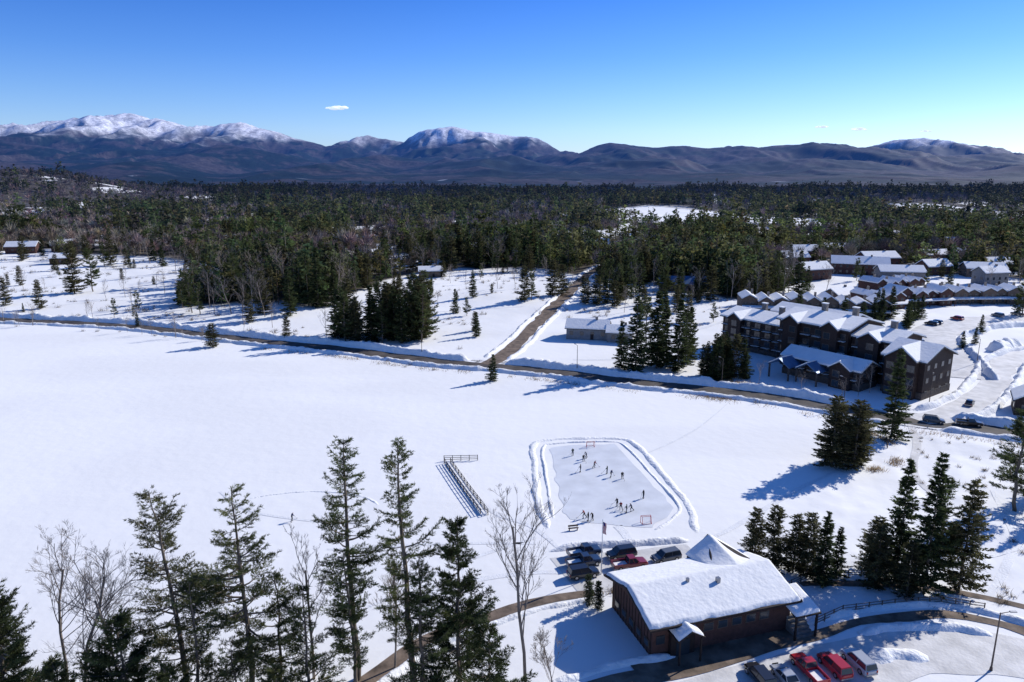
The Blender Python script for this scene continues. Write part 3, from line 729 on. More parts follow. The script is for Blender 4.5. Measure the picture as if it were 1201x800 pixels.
def town_row(x, y, rz, n, uw=6.4, dep=11, h=5.0, wallm=TAN):
    e = empty('townhouse_row', (x, y, H(x, y)), math.radians(rz))
    wb = Buf(); rb_ = Buf(); sb = Buf(); gb = Buf()
    for i in range(n):
        cx = (i-(n-1)/2)*uw; off = (i % 2)*1.6; hh = h+(.8 if i % 3 == 0 else 0)+random.uniform(-.2, .2); w = uw*.985; ri = random.uniform(1.4, 2.1)
        wb.prism([(cx-w/2, -.8), (cx+w/2, -.8), (cx+w/2, hh), (cx, hh+ri), (cx-w/2, hh)], -dep/2-off, dep/2-off, 0, 'y')
        a = w/2-.02
        for buf, t0, t1, ex in ((rb_, .01, .18, .5), (sb, .183, .7, .4)):
            buf.prism([(cx-a, hh+t0), (cx, hh+ri+t0), (cx+a, hh+t0), (cx+a, hh+t1), (cx, hh+ri+t1), (cx-a, hh+t1)], -dep/2-off-ex, dep/2-off+ex, 0, 'y')
        for z in (1.4, 4.1):
            for dx in (-1.5, 1.4):
                gb.box(cx+dx, -dep/2-off, z, 1.3, .08, 1.3, 1); gb.box(cx+dx, -dep/2-off, z, 1.1, .14, 1.1, 0)
        wb.box(cx+uw*.3, 1-off, hh+2.2, .8, .8, 2.4, 1)
    Lr = n*uw
    rb_.prism([(-dep/2-3.6, 2.5), (-dep/2-1.7, 3.0), (-dep/2-1.7, 3.12), (-dep/2-3.6, 2.62)], -Lr/2, Lr/2); sb.prism([(-dep/2-3.55, 2.63), (-dep/2-1.7, 3.13), (-dep/2-1.7, 3.5), (-dep/2-3.55, 3.0)], -Lr/2+.1, Lr/2-.1)
    for i in range(n+1): wb.box(-Lr/2+.15+i*(Lr-.3)/n, -dep/2-3.4, 1.1, .2, .2, 2.8, 0)
    obj('walls', wb.mesh('walls', [wallm, STONE]), parent=e); obj('roof', rb_.mesh('roof', [ROOFD]), parent=e)
    obj('roof_snow', sb.mesh('roof_snow', [RSNOW]), parent=e); obj('windows', gb.mesh('windows', [GLASS, TRIM]), parent=e)
town_row(112, 303, -8, 5); town_row(140, 297, -10, 4)
town_row(180, 322, 12, 4, wallm=BROWN); town_row(207, 330, 2, 5); town_row(187, 357, 22, 5, wallm=BROWN)
town_row(236, 328, -8, 4); town_row(158, 312, 14, 3, wallm=BROWN)

# --- resort hotel: staggered timber blocks along one line
hx, hy = 74, 249; ang = math.atan2(-.808, .589)
hotel = empty('resort_hotel', (hx, hy, H(90, 225)-.4), ang)
def hblock(tag, x0, x1, y0, y1, h, rise, floors, cross=()):
    L = x1-x0; W = y1-y0; cx = (x0+x1)/2; cy = (y0+y1)/2
    b = Buf(); b.prism([(y0, -.5), (y1, -.5), (y1, h), (cy, h+rise), (y0, h)], x0, x1)
    b.box(cx, cy, .6, L+.3, W+.3, 2.6, 1)
    obj('walls_'+tag, b.mesh('walls', [HBROWN, DSTONE]), parent=hotel)
    sl = rise/(W/2); o = .9
    r = Buf(); s = Buf()
    for buf, t0, t1, q in ((r, .01, .25, 0), (s, .253, .75, .15)):
        yy = W/2+o-q; e = h+rise-sl*yy
        buf.prism([(cy-yy, e+t0), (cy, h+rise+t0), (cy+yy, e+t0), (cy+yy, e+t1), (cy, h+rise+t1), (cy-yy, e+t1)], x0-o+q, x1+o-q)
        for c, w, rr in cross:
            buf.prism([(c-w/2-.5+q, h-.3+t0), (c, h+rr+t0), (c+w/2+.5-q, h-.3+t0), (c+w/2+.5-q, h-.3+t1), (c, h+rr+t1), (c-w/2-.5+q, h-.3+t1)], y0-2.6+q, cy, 0, 'y')
    for c, w, rr in cross:
        b2 = Buf(); b2.prism([(c-w/2, 0), (c+w/2, 0), (c+w/2, h), (c, h+rr-.05), (c-w/2, h)], y0-1.9, y0+.01, 0, 'y'); obj('gable_bay_'+tag, b2.mesh('bay', [HBROWN]), parent=hotel)
    obj('roof_'+tag, r.mesh('roof', [ROOFD]), parent=hotel); obj('roof_snow_'+tag, s.mesh('roof_snow', [RSNOW]), parent=hotel)
    g = Buf(); fh = h/floors; n = max(2, int(L/3.7))
    for k in range(floors):
        for i in range(n):
            x = x0+L*(i+.5)/n; yf = y0-(1.9 if any(abs(x-c) < w/2 for c, w, rr in cross) else 0)
            g.box(x, yf, fh*k+1.35, 2.2, .12, 2.0, 1); g.box(x-.5, yf, fh*k+1.35, .95, .2, 1.8, 0); g.box(x+.5, yf, fh*k+1.35, .95, .2, 1.8, 0)
            if k and yf == y0:
                g.box(x, y0-.75, fh*k+.1, 3.0, 1.4, .18, 3); g.box(x, y0-1.4, fh*k+1.05, 3.0, .08, .1, 2)
                g.box(x, y0-.75, fh*k+.25, 2.8, 1.2, .1, 4)
                for j in range(7): g.box(x-1.4+j*.466, y0-1.4, fh*k+.6, .05, .05, .85, 2)
        nn = max(2, int(W/3.6))
        for j in range(nn):
            y = y0+W*(j+.5)/nn
            for xe in (x0, x1):
                g.box(xe, y, fh*k+1.6, .12, 1.5, 1.5, 1); g.box(xe, y, fh*k+1.6, .2, 1.3, 1.3, 0)
    obj('windows_balconies_'+tag, g.mesh('windows', [GLASS, TRIM, WOOD, DBROWN, SNOW]), parent=hotel)
hblock('a', 0, 24, -1, 15, 11, 1.9, 4, [(6, 5, 1.8)])
hblock('b', 24.1, 47, -4, 14, 14.2, 2.2, 4, [(29, 5, 1.8), (42, 5, 1.8)])
hblock('c', 47.1, 60, -2, 13, 12.5, 2.0, 4, [(53, 6, 1.9)])
hblock('d', 60.1, 71, -8, 8, 10.5, 3.0, 3, [(65.5, 8, 3.0)])
hblock('e', 33, 57, -14, -5, 5.6, 2.0, 2, [(52, 6, 2.0)])
hblock('f', 8, 36, 16, 28, 12, 2.0, 4, [])
for c, yq in ((36, -21), (44, -19.5)):
    b = Buf(); b.prism([(c-3.6, 3.8), (c, 6.0), (c+3.6, 3.8), (c+3.6, 4.05), (c, 6.25), (c-3.6, 4.05)], yq, -14.2, 0, 'y')
    for dx in (-3.2, 3.2): b.box(c+dx, yq+.5, 1.7, .4, .4, 4.4, 1)
    b.prism([(c-3.5, 4.053), (c, 6.253), (c, 6.6), (c-3.5, 4.4)], yq+.2, -14.3, 2, 'y')
    obj('entrance_canopy', b.mesh('canopy', [ROOFB, DSTONE, RSNOW]), parent=hotel)
for cx, cy, z in ((10, 8, 14.3), (33, 6, 17.8), (55, 6, 15.8), (42, 8, 17.6), (18, 6, 14.3)):
    b = Buf(); b.box(cx, cy, z, 1.6, 1.2, 3.0); b.box(cx, cy, z+1.6, 1.8, 1.4, .25, 1); obj('chimney', b.mesh('chimney', [STONE, RSNOW]), parent=hotel)

# --- lakeside beach house
bh = empty('beach_house', (17.3, 80.2, 0), math.radians(17.4))
L, W, h, rise = 21.5, 12.6, 4.7, 1.7
b = Buf(); b.prism([(.5, -.3), (W-.5, -.3), (W-.5, h+.1), (W/2, h+rise-.05), (.5, h+.1)], .5, L-.5)
b.box(4.5, .35, 1.6, 3.4, 1.0, 3.0, 1)
for i in range(14):   # vertical battens on the lake-end wall
    b.box(.47, .9+i*.86, 2.3, .06, .07, 4.6, 1)
obj('walls', b.mesh('walls', [BROWN, DBROWN]), parent=bh)
b = Buf(); b.prism([(14.4, 4), (18.8, 4), (18.8, 5.0), (16.6, 6.5), (14.4, 5.0)], 7, 12.8, 0, 'y'); obj('clerestory', b.mesh('clerestory', [BROWN]), parent=bh)
r = Buf()
r.prism([(-.6, h-.25), (W/2, h+rise), (W+.6, h-.25), (W+.6, h+.03), (W/2, h+rise+.28), (-.6, h+.03)], -.5, L+.4)
def quad_slab(buf, p, t, m=0):
    P = [Vector(q) for q in p]; buf.poly(P+[q+Vector((0, 0, t)) for q in P], [(3, 2, 1, 0), (4, 5, 6, 7), (0, 1, 5, 4), (1, 2, 6, 5), (2, 3, 7, 6), (3, 0, 4, 7)], m)
AZ = 7.5; BZ = 6.42   # lake-side gable: ridge height at its tip and where it dies into the roof
A = (16.6, 14.2, AZ); B_ = (16.6, 6.0, BZ)
quad_slab(r, [B_, A, (12.8, 13.4, 4.9), (12.8, 6.4, 6.1)], .22, 0)
quad_slab(r, [A, B_, (20.4, 6.4, 6.1), (20.4, 13.4, 4.9)], .22)
quad_slab(r, [(19.5, -2.3, 3.5), (23.6, -2.3, 3.5), (24.0, 3.2, 4.6), (20.5, 3.2, 4.6)], .2)
r.prism([(2.6, 3.4), (4.5, 4.5), (6.4, 3.4), (6.4, 3.6), (4.5, 4.7), (2.6, 3.6)], -2.2, 1.2, 0, 'y')
obj('roof', r.mesh('roof', [DBROWN]), parent=bh)
def snow_sheet(name, x0, x1, y0, y1, zf, th=.36, nx_=80, ny_=50, par=None, seed=0):
    """drifted snow lying on a roof, slightly ragged at the eaves"""
    U, Vv = np.meshgrid(np.linspace(0, 1, nx_), np.linspace(0, 1, ny_), indexing='ij')
    X = x0+(x1-x0)*U; Y = y0+(y1-y0)*Vv
    ex = (np.abs(U-.5)*2)**8; ey = (np.abs(Vv-.5)*2)**8
    Y = Y+ey*np.sign(.5-Vv)*.28*sstep(.35, .8, fbm(X/3.0+seed, Y*0+2, 3, 1)); X = X+ex*np.sign(.5-U)*.25*sstep(.35, .8, fbm(Y/3.0+seed, X*0+5, 3, 2))
    base = zf(X, Y)
    edge = np.minimum.reduce([U*(x1-x0), (1-U)*(x1-x0), Vv*abs(y1-y0), (1-Vv)*abs(y1-y0)])
    Z = base+th*np.clip(edge/.25, 0, 1)**.5*(.88+.24*fbm(X/4+seed, Y/4, 3, 3))
    Z = np.where(edge <= 0, base-.02, Z)
    V_ = np.stack([X, Y, Z], -1).reshape(-1, 3); ii = np.arange(nx_*ny_).reshape(nx_, ny_)
    Q_ = np.stack([ii[:-1, :-1], ii[1:, :-1], ii[1:, 1:], ii[:-1, 1:]], -1).reshape(-1, 4)
    return obj(name, npmesh(name, V_, Q_, [RSNOW], smooth=True), parent=par)
snow_sheet('roof_snow', -.45, L+.35, -.55, W+.55, lambda x, y: h-.25+(rise+.25)*(1-np.abs(y-W/2)/(W/2+.6))+.285, par=bh)
def glz(x, y):   # lake-side gable slopes
    t = np.clip((y-6.0)/8.2, 0, 1); a = np.clip(np.abs(x-16.6)/3.8, 0, 1)
    return (BZ+(AZ-BZ)*t)*(1-a)+(6.1-1.2*np.clip((y-6.4)/7.0, 0, 1))*a+.235
snow_sheet('gable_snow', 12.9, 20.3, 6.1, 14.0, glz, .3, 40, 40, bh, 3)
snow_sheet('canopy_snow', 19.6, 23.7, -2.2, 3.1, lambda x, y: 3.71+(y+2.3)/5.5*1.1, .34, 24, 30, bh, 5)
snow_sheet('entrance_snow', 2.7, 6.3, -2.1, 1.0, lambda x, y: 4.705-np.abs(x-4.5)*1.1/1.9, .34, 24, 20, bh, 7)
g = Buf()
for i in range(5):
    y = 1.8+i*2.15; g.box(.42, y, 1.5, .1, 1.25, .95, 1); g.box(.42, y, 1.5, .18, 1.05, .75, 0)
for x in (8.5, 10.6, 12.7, 14.8, 16.9): g.box(x, .5, 2.9, 1.5, .1, 1.2, 1); g.box(x, .5, 2.9, 1.3, .18, 1.0, 0)
g.box(1.6, .5, 2.4, 1.2, .16, 1.2, 0)
g.box(4.5, -.15, 1.2, 1.9, .12, 2.2, 0)
for x in (20.0, 23.2): g.box(x, -2.0, 1.75, .22, .22, 3.5, 2)
for x in (3.0, 6.0): g.box(x, -1.9, 1.7, .18, .18, 3.4, 2)
g.box(L-.5, 6, 2.2, .16, 8, 1.4, 0)
for i in range(6): g.box(21.8, -1.6+i*.45, .15+i*.17, 2.6, .45, .3+i*.34, 3)
obj('windows_posts_stairs', g.mesh('w', [GLASS, TRIM, DBROWN, STONE]), parent=bh)
sh = Buf()
sh.box(12.0, 4.2, 6.5, .5, .5, 1.3); sh.box(8.0, 5.2, 6.8, .35, .35, .8); obj('vents', sh.mesh('v', [METAL]), parent=bh)

# ------------------------------------------------------------------ fences, poles
def fence(name, pts, h=1.1, mat=WOOD, sp=2.0, rails=3, t=.09):
    b = Buf()
    for (x0, y0), (x1, y1) in zip(pts[:-1], pts[1:]):
        L = math.hypot(x1-x0, y1-y0); a = math.atan2(y1-y0, x1-x0); n = max(1, round(L/sp))
        for i in range(n+1): b.box(x0+(x1-x0)*i/n, y0+(y1-y0)*i/n, h/2, t*1.4, t*1.4, h+.1, 0, a)
        for k in range(rails): b.box((x0+x1)/2, (y0+y1)/2, h*(k+1)/rails-.05, L, t*.7, t, 0, a)
    return obj(name, b.mesh(name, [mat]))
fence('dock_railing', [(-7.3, 145.6), (-14.4, 145.2)], 1.2, DBROWN)
fence('dock_railing', [(-14.2, 143.8), (-10, 132), (-5.6, 120.3)], 1.2, DBROWN)
fence('dock_railing', [(-12.9, 143.8), (-8.7, 132), (-4.3, 120.3)], 1.2, DBROWN)
b = Buf(); b.box(-9.2, 132, .15, 1.2, 25, .2, 0, math.radians(19.5)); obj('dock', b.mesh('dock', [SNOW]))
fence('rail_fence', [(41, 87.6), (46, 90.5), (54, 92), (61, 92.8), (66, 91)], 1.2, WOOD)
fence('rail_fence', [(89, 166.5), (86.5, 160), (83, 152)], 1.2, WOOD)
fence('guard_rail', [tuple(p) for p in offset_line(ROAD, -4.5)[150:230:3]], .7, METAL, 4, 1, .12)
fence('rail_fence', [(39.5, 96), (45, 99.5), (53, 100), (60, 98.8)], 1.1, WOOD)
fp = empty('flagpole', (13.6, 100.5, 0)); b = Buf(); b.cyl((0, 0, 0), (0, 0, 9), .09, .05); b.cyl((0, 0, 9), (0, 0, 9.15), .1, .04); obj('pole', b.mesh('pole', [WHITEP]), parent=fp)
b = Buf()   # flag hanging almost limp beside the pole
for i in range(7):
    y0, y1 = i*.16, i*.16+.16
    pts = []
    for zz in (0, .33, .66, 1):
        pts += [(.05+y0*.45+.06*math.sin(zz*7), .05*math.sin(i+zz*4), 8.75-1.9*zz-y0*.25), (.05+y1*.45+.06*math.sin(zz*7), .05*math.sin(i+1+zz*4), 8.75-1.9*zz-y1*.25)]
    b.poly(pts, [(0, 1, 3, 2)], 2 if i < 4 else i % 2); b.poly(pts, [(2, 3, 5, 4), (4, 5, 7, 6)], i % 2)
obj('flag', b.mesh('flag', [REDF, WHITEP, NAVY]), parent=fp)
def lamp(x, y, rz=0, h=8):
    e = empty('street_lamp', (x, y, H(x, y)), rz); b = Buf(); b.cyl((0, 0, 0), (0, 0, h), .11, .07); b.cyl((0, 0, 0), (0, 0, .5), .2, .15)
    b.cyl((0, 0, h-.1), (1.2, 0, h+.15), .05, .04); b.box(1.5, 0, h+.15, .8, .3, .14, 1); obj('pole', b.mesh('pole', [WOOD, METAL]), parent=e)
lamp(59, 78.5); lamp(86, 181, 2); lamp(60, 201, 2); lamp(20, 217, 2); lamp(-30, 236, 2); lamp(110, 184, 1); lamp(146, 222, 3)
def goal(x, y, rz):
    b = Buf()
    for a, c in (((-.9, 0, 0), (-.9, 0, 1.2)), ((.9, 0, 0), (.9, 0, 1.2)), ((-.9, 0, 1.2), (.9, 0, 1.2)), ((-.9, 0, 0), (-.8, .9, 0)), ((.9, 0, 0), (.8, .9, 0)), ((-.8, .9, 0), (.8, .9, 0)), ((-.9, 0, 1.2), (-.8, .45, 1.2)), ((.9, 0, 1.2), (.8, .45, 1.2)), ((-.8, .45, 1.2), (.8, .45, 1.2)), ((-.8, .45, 1.2), (-.8, .9, 0)), ((.8, .45, 1.2), (.8, .9, 0))):
        b.cyl(a, c, .04, n=6)
    for i in range(13):
        t = -.8+i*1.6/12; b.cyl((t, .45, 1.2), (t, .9, 0), .008, n=3, m=1)
    for i in range(8):
        k = i/8; b.cyl((-.8, .45+.45*k, 1.2*(1-k)), (.8, .45+.45*k, 1.2*(1-k)), .008, n=3, m=1)
    obj('hockey_goal', b.mesh('goal', [REDF, WHITEP]), (x, y, .05), rz)
goal(23.4, 117.6, math.pi+.15); goal(17.5, 153, .1)
def bench(x, y, rz):
    b = Buf(); b.box(0, 0, .45, 1.8, .4, .07)
    for dx in (-.7, .7): b.box(dx, 0, .21, .08, .35, .42)
    b.box(0, .2, .8, 1.8, .05, .3)
    for dx in (-.7, .7): b.box(dx, .2, .6, .06, .05, .4)
    obj('park_bench', b.mesh('bench', [WOOD]), (x, y, 0), rz)
bench(10.5, 114.5, .2)

# ------------------------------------------------------------------ vehicles
def paint(name, c): return M(name, c, .3, .03, 1, spec=.5, coat=.6)
PB = [paint('dark_blue_paint', (.02, .035, .07)), paint('black_paint', (.015, .015, .018)), paint('red_paint', (.42, .012, .015)), paint('silver_paint', (.42, .43, .45)), paint('grey_paint', (.12, .125, .13)), paint('white_car_paint', (.72, .72, .72)), paint('dark_red_paint', (.22, .015, .02))]
def loft(buf, secs, m, caps=True):
    n = len(secs[0]); b0 = [p for s in secs for p in s]; F = []
    for i in range(len(secs)-1):
        for j in range(n): F.append((i*n+j, i*n+(j+1) % n, (i+1)*n+(j+1) % n, (i+1)*n+j))
    if caps: F += [tuple(range(n-1, -1, -1)), tuple(range((len(secs)-1)*n, len(secs)*n))]
    buf.poly(b0, F, m)
def car_mesh(kind, pm):
    b = Buf(); L = {'pickup': 5.6, 'suv': 4.8, 'sedan': 4.6}[kind]; w = .95 if kind != 'sedan' else .9
    def sec(x, zb, zt, hw):
        return [(x, -hw*.92, zb), (x, hw*.92, zb), (x, hw, zb+.2), (x, hw, zt-.16), (x, hw*.88, zt), (x, -hw*.88, zt), (x, -hw, zt-.16), (x, -hw, zb+.2)]
    hi = {'pickup': 1.12, 'suv': 1.05, 'sedan': .9}[kind]
    f = L/2
    S = [sec(-f, .45, hi-.12, w*.86), sec(-f+.15, .32, hi, w*.97), sec(-f+1.3, .3, hi, w), sec(.3, .3, hi, w), sec(f-1.1, .3, hi-.03, w), sec(f-.25, .32, hi-.14, w*.95), sec(f, .42, hi-.3, w*.82)]
    if kind == 'pickup':
        S = [sec(.0-.35, .3, hi, w), sec(f-1.3, .3, hi, w), sec(f-.3, .32, hi-.1, w*.96), sec(f, .42, hi-.28, w*.86)]
        loft(b, S, 0)
        bl = f-.35
        b.box(-(f+.35)/2, 0, .55, bl, 1.8, .3, 3)
        for sy in (-1, 1): b.box(-(f+.35)/2, sy*.89, .83, bl, .12, .6, 0)
        b.box(-f+.04, 0, .83, .08, 1.88, .6, 0)
        b.box(-(f+.35)/2, 0, .72, bl-.2, 1.62, .06, 5)
        cab = (-.4, 1.35, -.3, .75)
    elif kind == 'suv': loft(b, S, 0); cab = (-f+.1, 1.25, -f+.35, .6)
    else: loft(b, S, 0); cab = (-f+.75, 1.15, -f+1.35, .35)
    top = {'pickup': 1.8, 'suv': 1.72, 'sedan': 1.42}[kind]
    x0, x1, t0, t1 = cab; wb = w*.9; wt = w*.74
    b.poly([(x0, -wb, hi-.02), (x1, -wb, hi-.02), (x1, wb, hi-.02), (x0, wb, hi-.02), (t0, -wt, top-.07), (t1, -wt, top-.07), (t1, wt, top-.07), (t0, wt, top-.07)],
           [(0, 1, 5, 4), (1, 2, 6, 5), (2, 3, 7, 6), (3, 0, 4, 7), (4, 5, 6, 7)], 1)
    b.box((t0+t1)/2, 0, top-.03, t1-t0+.06, wt*2+.04, .09, 0, top=.94)
    for sy in (-1, 1):
        for xa, xb in ((x0, t0), (x1, t1), ((x0+x1)/2, (t0+t1)/2)): b.cyl((xa, sy*wb*1.005, hi-.03), (xb, sy*wt*1.01, top-.05), .045, n=5, m=0)
        b.box(x1-.25, sy*(w+.1), hi+.06, .16, .2, .16, 0)
        b.box(f-.06, sy*w*.62, hi-.33, .12, .34, .18, 6); b.box(-f+.02, sy*w*.74, hi-.25, .1, .2, .3, 4)
        for wx in (f-.95, -f+1.0):
            r = .39 if kind != 'sedan' else .34
            b.cyl((wx, sy*(w-.22), r), (wx, sy*(w+.02), r), r, n=16, m=2); b.cyl((wx, sy*(w+.0), r), (wx, sy*(w+.035), r), r*.6, n=12, m=3)
    b.box(f-.0, 0, .62, .08, w*.9, .26, 2); b.box(f-.02, 0, .42, .14, w*1.7, .18, 3); b.box(-f+.02, 0, .45, .14, w*1.7, .18, 3)
    return b.mesh(kind, [pm, GLASS, TYRE, CHROME, LAMPR, SNOW, LAMPW])
_cm = {}
def car(kind, pi, x, y, rz, z=None):
    k = (kind, pi)
    if k not in _cm: _cm[k] = car_mesh(kind, PB[pi])
    nm = 'pickup_truck' if kind == 'pickup' else 'parked_car'
    o = obj(nm, _cm[k], (x, y, (H(x, y) if z is None else z)+.07), math.radians(rz))
    bv = o.modifiers.new('bevel', 'BEVEL'); bv.width = .04; bv.segments = 2; bv.limit_method = 'ANGLE'
car('pickup', 0, 11.6, 106.2, 18); car('pickup', 0, 11.2, 103.2, 16); car('suv', 1, 10.8, 99.9, 16)
car('suv', 1, 17.4, 105.6, 196); car('pickup', 6, 18.2, 102.5, 14); car('suv', 4, 24.3, 104.6, 200)
car('suv', 1, 29.9, 76.6, 103); car('sedan', 3, 33, 76.6, 103); car('pickup', 2, 36.3, 77.9, 104); car('suv', 2, 39.7, 78.6, 104); car('suv', 3, 43, 79.3, 104)
for k, p, x, y, r in [('suv', 4, 103, 169.5, -25), ('pickup', 1, 110.5, 167.5, -22), ('sedan', 1, 120, 183, 50)]: car(k, p, x, y, r)
lp = smooth_line(LOT, 3.1)
for i in range(2, len(lp)-3):
    t = lp[i+1]-lp[i]; a = math.degrees(math.atan2(t[1], t[0])); nv = np.array([-t[1], t[0]])/np.hypot(*t)
    if random.random() < .42:
        q = lp[i]+nv*5.5; car(random.choice(['suv', 'sedan', 'suv', 'pickup']), random.choice([1, 3, 4, 5, 0, 1, 2]), q[0], q[1], a+90)
    if random.random() < .1:
        q = lp[i]-nv*5; car(random.choice(['suv', 'sedan']), random.choice([1, 3, 4, 5, 0]), q[0], q[1], a-90)

# ------------------------------------------------------------------ people
def person_mesh(seed, pose, jacket, pants):
    J = {'pel': (0, 0, .95, .14), 'bel': (0, 0, 1.08, .135), 'che': (0, 0, 1.30, .155), 'nek': (0, 0, 1.47, .065), 'hed': (0, 0, 1.60, .10), 'top': (0, 0, 1.70, .085), 'nose': (.11, 0, 1.60, .02)}
    for s, n in ((1, 'L'), (-1, 'R')):
        J['sh'+n] = (0, .19*s, 1.40, .075); J['el'+n] = (.04, .26*s, 1.14, .055); J['ha'+n] = (.16, .24*s, .92, .045)
        J['hi'+n] = (0, .10*s, .90, .11); J['kn'+n] = (.04, .12*s, .50, .075); J['an'+n] = (0, .13*s, .12, .05); J['to'+n] = (.17, .14*s, .06, .045)
    for k, d in pose.items():
        a = J[k]; J[k] = (a[0]+d[0], a[1]+d[1], a[2]+d[2], a[3])
    keys = list(J); E = [('pel', 'bel'), ('bel', 'che'), ('che', 'nek'), ('nek', 'hed'), ('hed', 'top'), ('hed', 'nose')]
    for n in 'LR': E += [('che', 'sh'+n), ('sh'+n, 'el'+n), ('el'+n, 'ha'+n), ('pel', 'hi'+n), ('hi'+n, 'kn'+n), ('kn'+n, 'an'+n), ('an'+n, 'to'+n)]
    me = bpy.data.meshes.new('p'); me.from_pydata([J[k][:3] for k in keys], [(keys.index(a), keys.index(b)) for a, b in E], [])
    o = bpy.data.objects.new('p', me); COL.objects.link(o)
    o.modifiers.new('s', 'SKIN'); ss = o.modifiers.new('u', 'SUBSURF'); ss.levels = 1
    for i, k in enumerate(keys): me.skin_vertices[0].data[i].radius = (J[k][3],)*2
    me.skin_vertices[0].data[0].use_root = True
    dg = bpy.context.evaluated_depsgraph_get(); ev = o.evaluated_get(dg); out = bpy.data.meshes.new_from_object(ev)
    bpy.data.objects.remove(o)
    jp = np.array([J[k][:3] for k in keys])
    mi = []
    for p in out.polygons:
        k = keys[int(np.argmin(np.linalg.norm(jp-np.array(p.center), axis=1)))]
        mi.append(3 if k in ('top', 'haL', 'haR', 'anL', 'anR', 'toL', 'toR') else 2 if k in ('hed', 'nose') else 1 if k[:2] in ('pe', 'hi', 'kn') else 0)
    b = Buf(); b.v = [tuple(v.co) for v in out.vertices]; b.f = [list(p.vertices) for p in out.polygons]; b.m = mi
    hL = J['haL']; hR = J['haR']
    b.cyl((hR[0], hR[1], hR[2]+.05), (hL[0]+.5, hL[1]+.15, .1), .018, n=5, m=4); b.cyl((hL[0]+.5, hL[1]+.15, .09), (hL[0]+.78, hL[1]+.1, .07), .03, n=5, m=4)
    for n in 'LR':
        t = J['to'+n]; a = J['an'+n]; b.box((t[0]+a[0])/2, (t[1]+a[1])/2, min(t[2], a[2])-.04, .30, .012, .05, 3)
    me2 = b.mesh('skater', [jacket, pants, SKIN, TYRE, WOOD])
    for p in me2.polygons: p.use_smooth = len(p.vertices) == 4
    return me2
cj = [M('navy_jersey', (.03, .04, .10), .8), M('black_jacket', (.02, .02, .022), .8), M('red_jersey', (.25, .02, .02), .8), M('dark_green_jacket', (.03, .06, .04), .8)]
cp = [M('black_trousers', (.02, .02, .022), .8), M('dark_jeans', (.04, .05, .08), .8)]
up_ = {k: (.16, 0, -.10) for k in ('che', 'nek', 'hed', 'top', 'nose', 'shL', 'shR')}
lean = dict(up_); lean.update({'nek': (.22, 0, -.13), 'hed': (.27, 0, -.15), 'top': (.30, 0, -.16), 'nose': (.28, 0, -.17), 'bel': (.07, 0, -.04), 'elL': (.26, 0, -.1), 'elR': (.22, 0, -.08), 'haL': (.38, -.06, -.08), 'haR': (.25, .05, .02), 'knL': (.12, .02, -.03), 'knR': (.05, 0, -.02), 'anL': (-.02, .03, 0), 'toL': (-.02, .05, 0)})
stride = dict(lean); stride.update({'knR': (-.12, -.08, 0), 'anR': (-.42, -.16, .08), 'toR': (-.42, -.2, .02), 'knL': (.2, .02, -.02), 'anL': (.08, 0, 0), 'toL': (.08, 0, 0)})
stand = {'haL': (.16, -.1, .05), 'haR': (.12, .08, .12), 'elL': (.05, 0, 0), 'elR': (.03, 0, 0)}
PM = [person_mesh(0, stride, cj[0], cp[0]), person_mesh(1, lean, cj[1], cp[0]), person_mesh(2, stand, cj[1], cp[1]), person_mesh(3, stride, cj[2], cp[0]), person_mesh(4, stand, cj[3], cp[1])]
for i, (x, y) in enumerate([(15.9, 146.6), (15.1, 145), (14, 139.3), (17, 141.5), (19.3, 138.4), (19.8, 136.6), (22, 136), (24.7, 127), (19.7, 122), (20.6, 121), (21.6, 121.6), (19.3, 123.6), (13.4, 117.9), (12.8, 118.9), (13.1, 148), (-38.6, 117.7), (14.2, 118.2)]):
    obj('ice_hockey_player' if i < 15 else 'skater', PM[i % 5], (x, y, .045), random.random()*6.28, 1.03)

# ------------------------------------------------------------------ clouds (small fair-weather puffs)
cm, n, l, b_ = newmat('cloud'); b_.inputs['Base Color'].default_value = (.6, .68, .8, 1); b_.inputs['Roughness'].default_value = 1
b_.inputs['Emission Color'].default_value = (.78, .88, 1, 1); b_.inputs['Emission Strength'].default_value = .85  # glow added to brighten the puffs in place of sunlight
cm.cycles.emission_sampling = 'NONE'
for px, py, w in [(395, 127, 560), (965, 149, 330), (1007, 152, 400), (1086, 154, 280)]:
    D = 20000; k = 926-.2271*py; cx = (px-600.5)*D/k; cz = 60+.9739*D*(200-py)/k
    bm = bmesh.new()
    for i in range(22):
        t = random.uniform(-.5, .5); r_ = w*(.13-.3*t*t)*random.uniform(.4, 1.1)
        mt_ = Matrix.Translation((t*w, random.uniform(-.2, .2)*w, random.uniform(-.03, .07)*w)) @ Matrix.Diagonal((abs(r_)*1.8, abs(r_)*1.4, abs(r_)*.5, 1))
        bmesh.ops.create_icosphere(bm, subdivisions=3, radius=1, matrix=mt_)
    me = bpy.data.meshes.new('cloud'); bm.to_mesh(me); bm.free(); me.materials.append(cm)
    for p in me.polygons: p.use_smooth = True
    obj('cloud', me, (cx, D, cz))

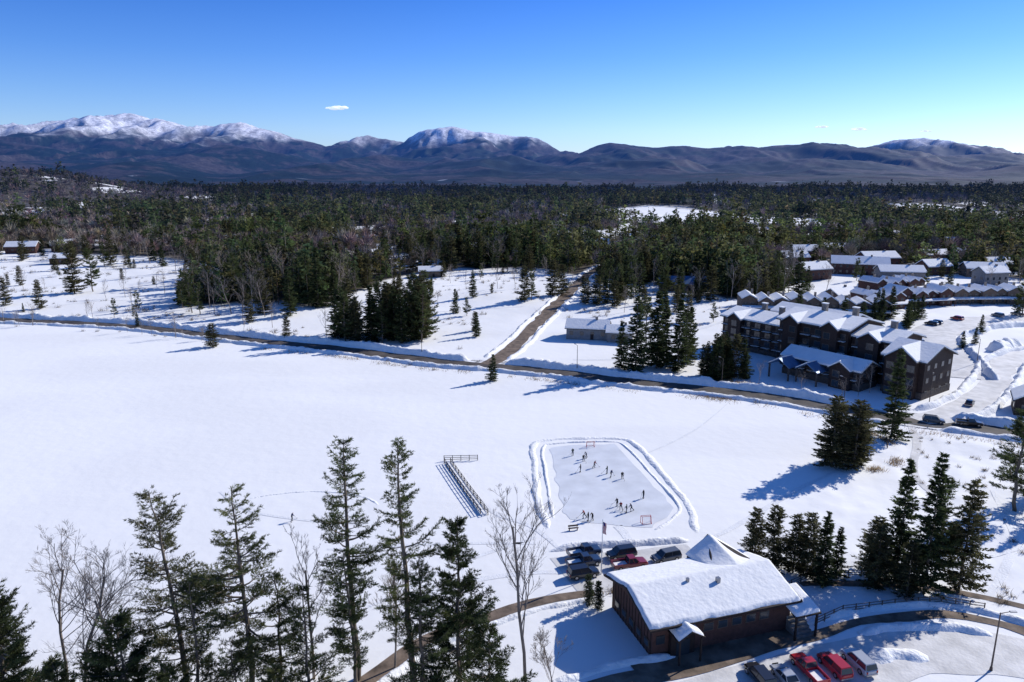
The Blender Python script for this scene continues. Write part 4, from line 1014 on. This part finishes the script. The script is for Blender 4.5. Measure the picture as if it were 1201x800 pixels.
# ------------------------------------------------------------------ light, sky, camera
sun_az = math.atan2(.83, .55); el = math.radians(30)
sv = Vector((math.sin(sun_az)*math.cos(el), math.cos(sun_az)*math.cos(el), math.sin(el)))
sd = bpy.data.lights.new('sun', 'SUN'); sd.energy = 5; sd.angle = math.radians(.5); sd.color = (1, .97, .92)
so = bpy.data.objects.new('sun', sd); COL.objects.link(so); so.rotation_euler = sv.to_track_quat('Z', 'Y').to_euler()
w = bpy.data.worlds.new('World'); scene.world = w; w.use_nodes = True
n = w.node_tree.nodes; l = w.node_tree.links; bg = n['Background']
sky = n.new('ShaderNodeTexSky'); sky.sky_type = 'NISHITA'; sky.sun_disc = False; sky.sun_elevation = el; sky.sun_rotation = sun_az
sky.air_density = 1.0; sky.dust_density = .3; sky.ozone_density = 3.0; sky.altitude = 600
tc = n.new('ShaderNodeTexCoord'); sz = n.new('ShaderNodeSeparateXYZ'); l.new(tc.outputs['Generated'], sz.inputs[0])
rp = n.new('ShaderNodeValToRGB'); cr = rp.color_ramp
cr.elements[0].position = 0.0; cr.elements[0].color = (.66, .84, 1.0, 1)
cr.elements[1].position = .40; cr.elements[1].color = (.28, .57, .82, 1)
e = cr.elements.new(.05); e.color = (.62, .84, 1.0, 1)
e = cr.elements.new(.09); e.color = (.50, .76, .97, 1)
e = cr.elements.new(.14); e.color = (.35, .65, .95, 1)
e = cr.elements.new(.21); e.color = (.22, .53, .90, 1)
l.new(sz.outputs['Z'], rp.inputs['Fac'])
vm = n.new('ShaderNodeVectorMath'); vm.operation = 'MULTIPLY'; l.new(sky.outputs[0], vm.inputs[0]); l.new(rp.outputs['Color'], vm.inputs[1])
vm2 = n.new('ShaderNodeVectorMath'); vm2.operation = 'MULTIPLY'; vm2.inputs[1].default_value = (1.18, 1.10, 1.40); l.new(vm.outputs['Vector'], vm2.inputs[0])
l.new(vm2.outputs['Vector'], bg.inputs[0]); bg.inputs[1].default_value = .12
cam = bpy.data.cameras.new('camera'); co = bpy.data.objects.new('camera', cam); COL.objects.link(co)
co.location = (0, 0, 60); co.rotation_euler = (math.radians(90-13.13), 0, 0)
cam.sensor_width = 36; cam.lens = 25.70; cam.clip_end = 80000; cam.clip_start = .5
scene.camera = co
scene.view_settings.view_transform = 'Standard'; scene.view_settings.look = 'None'
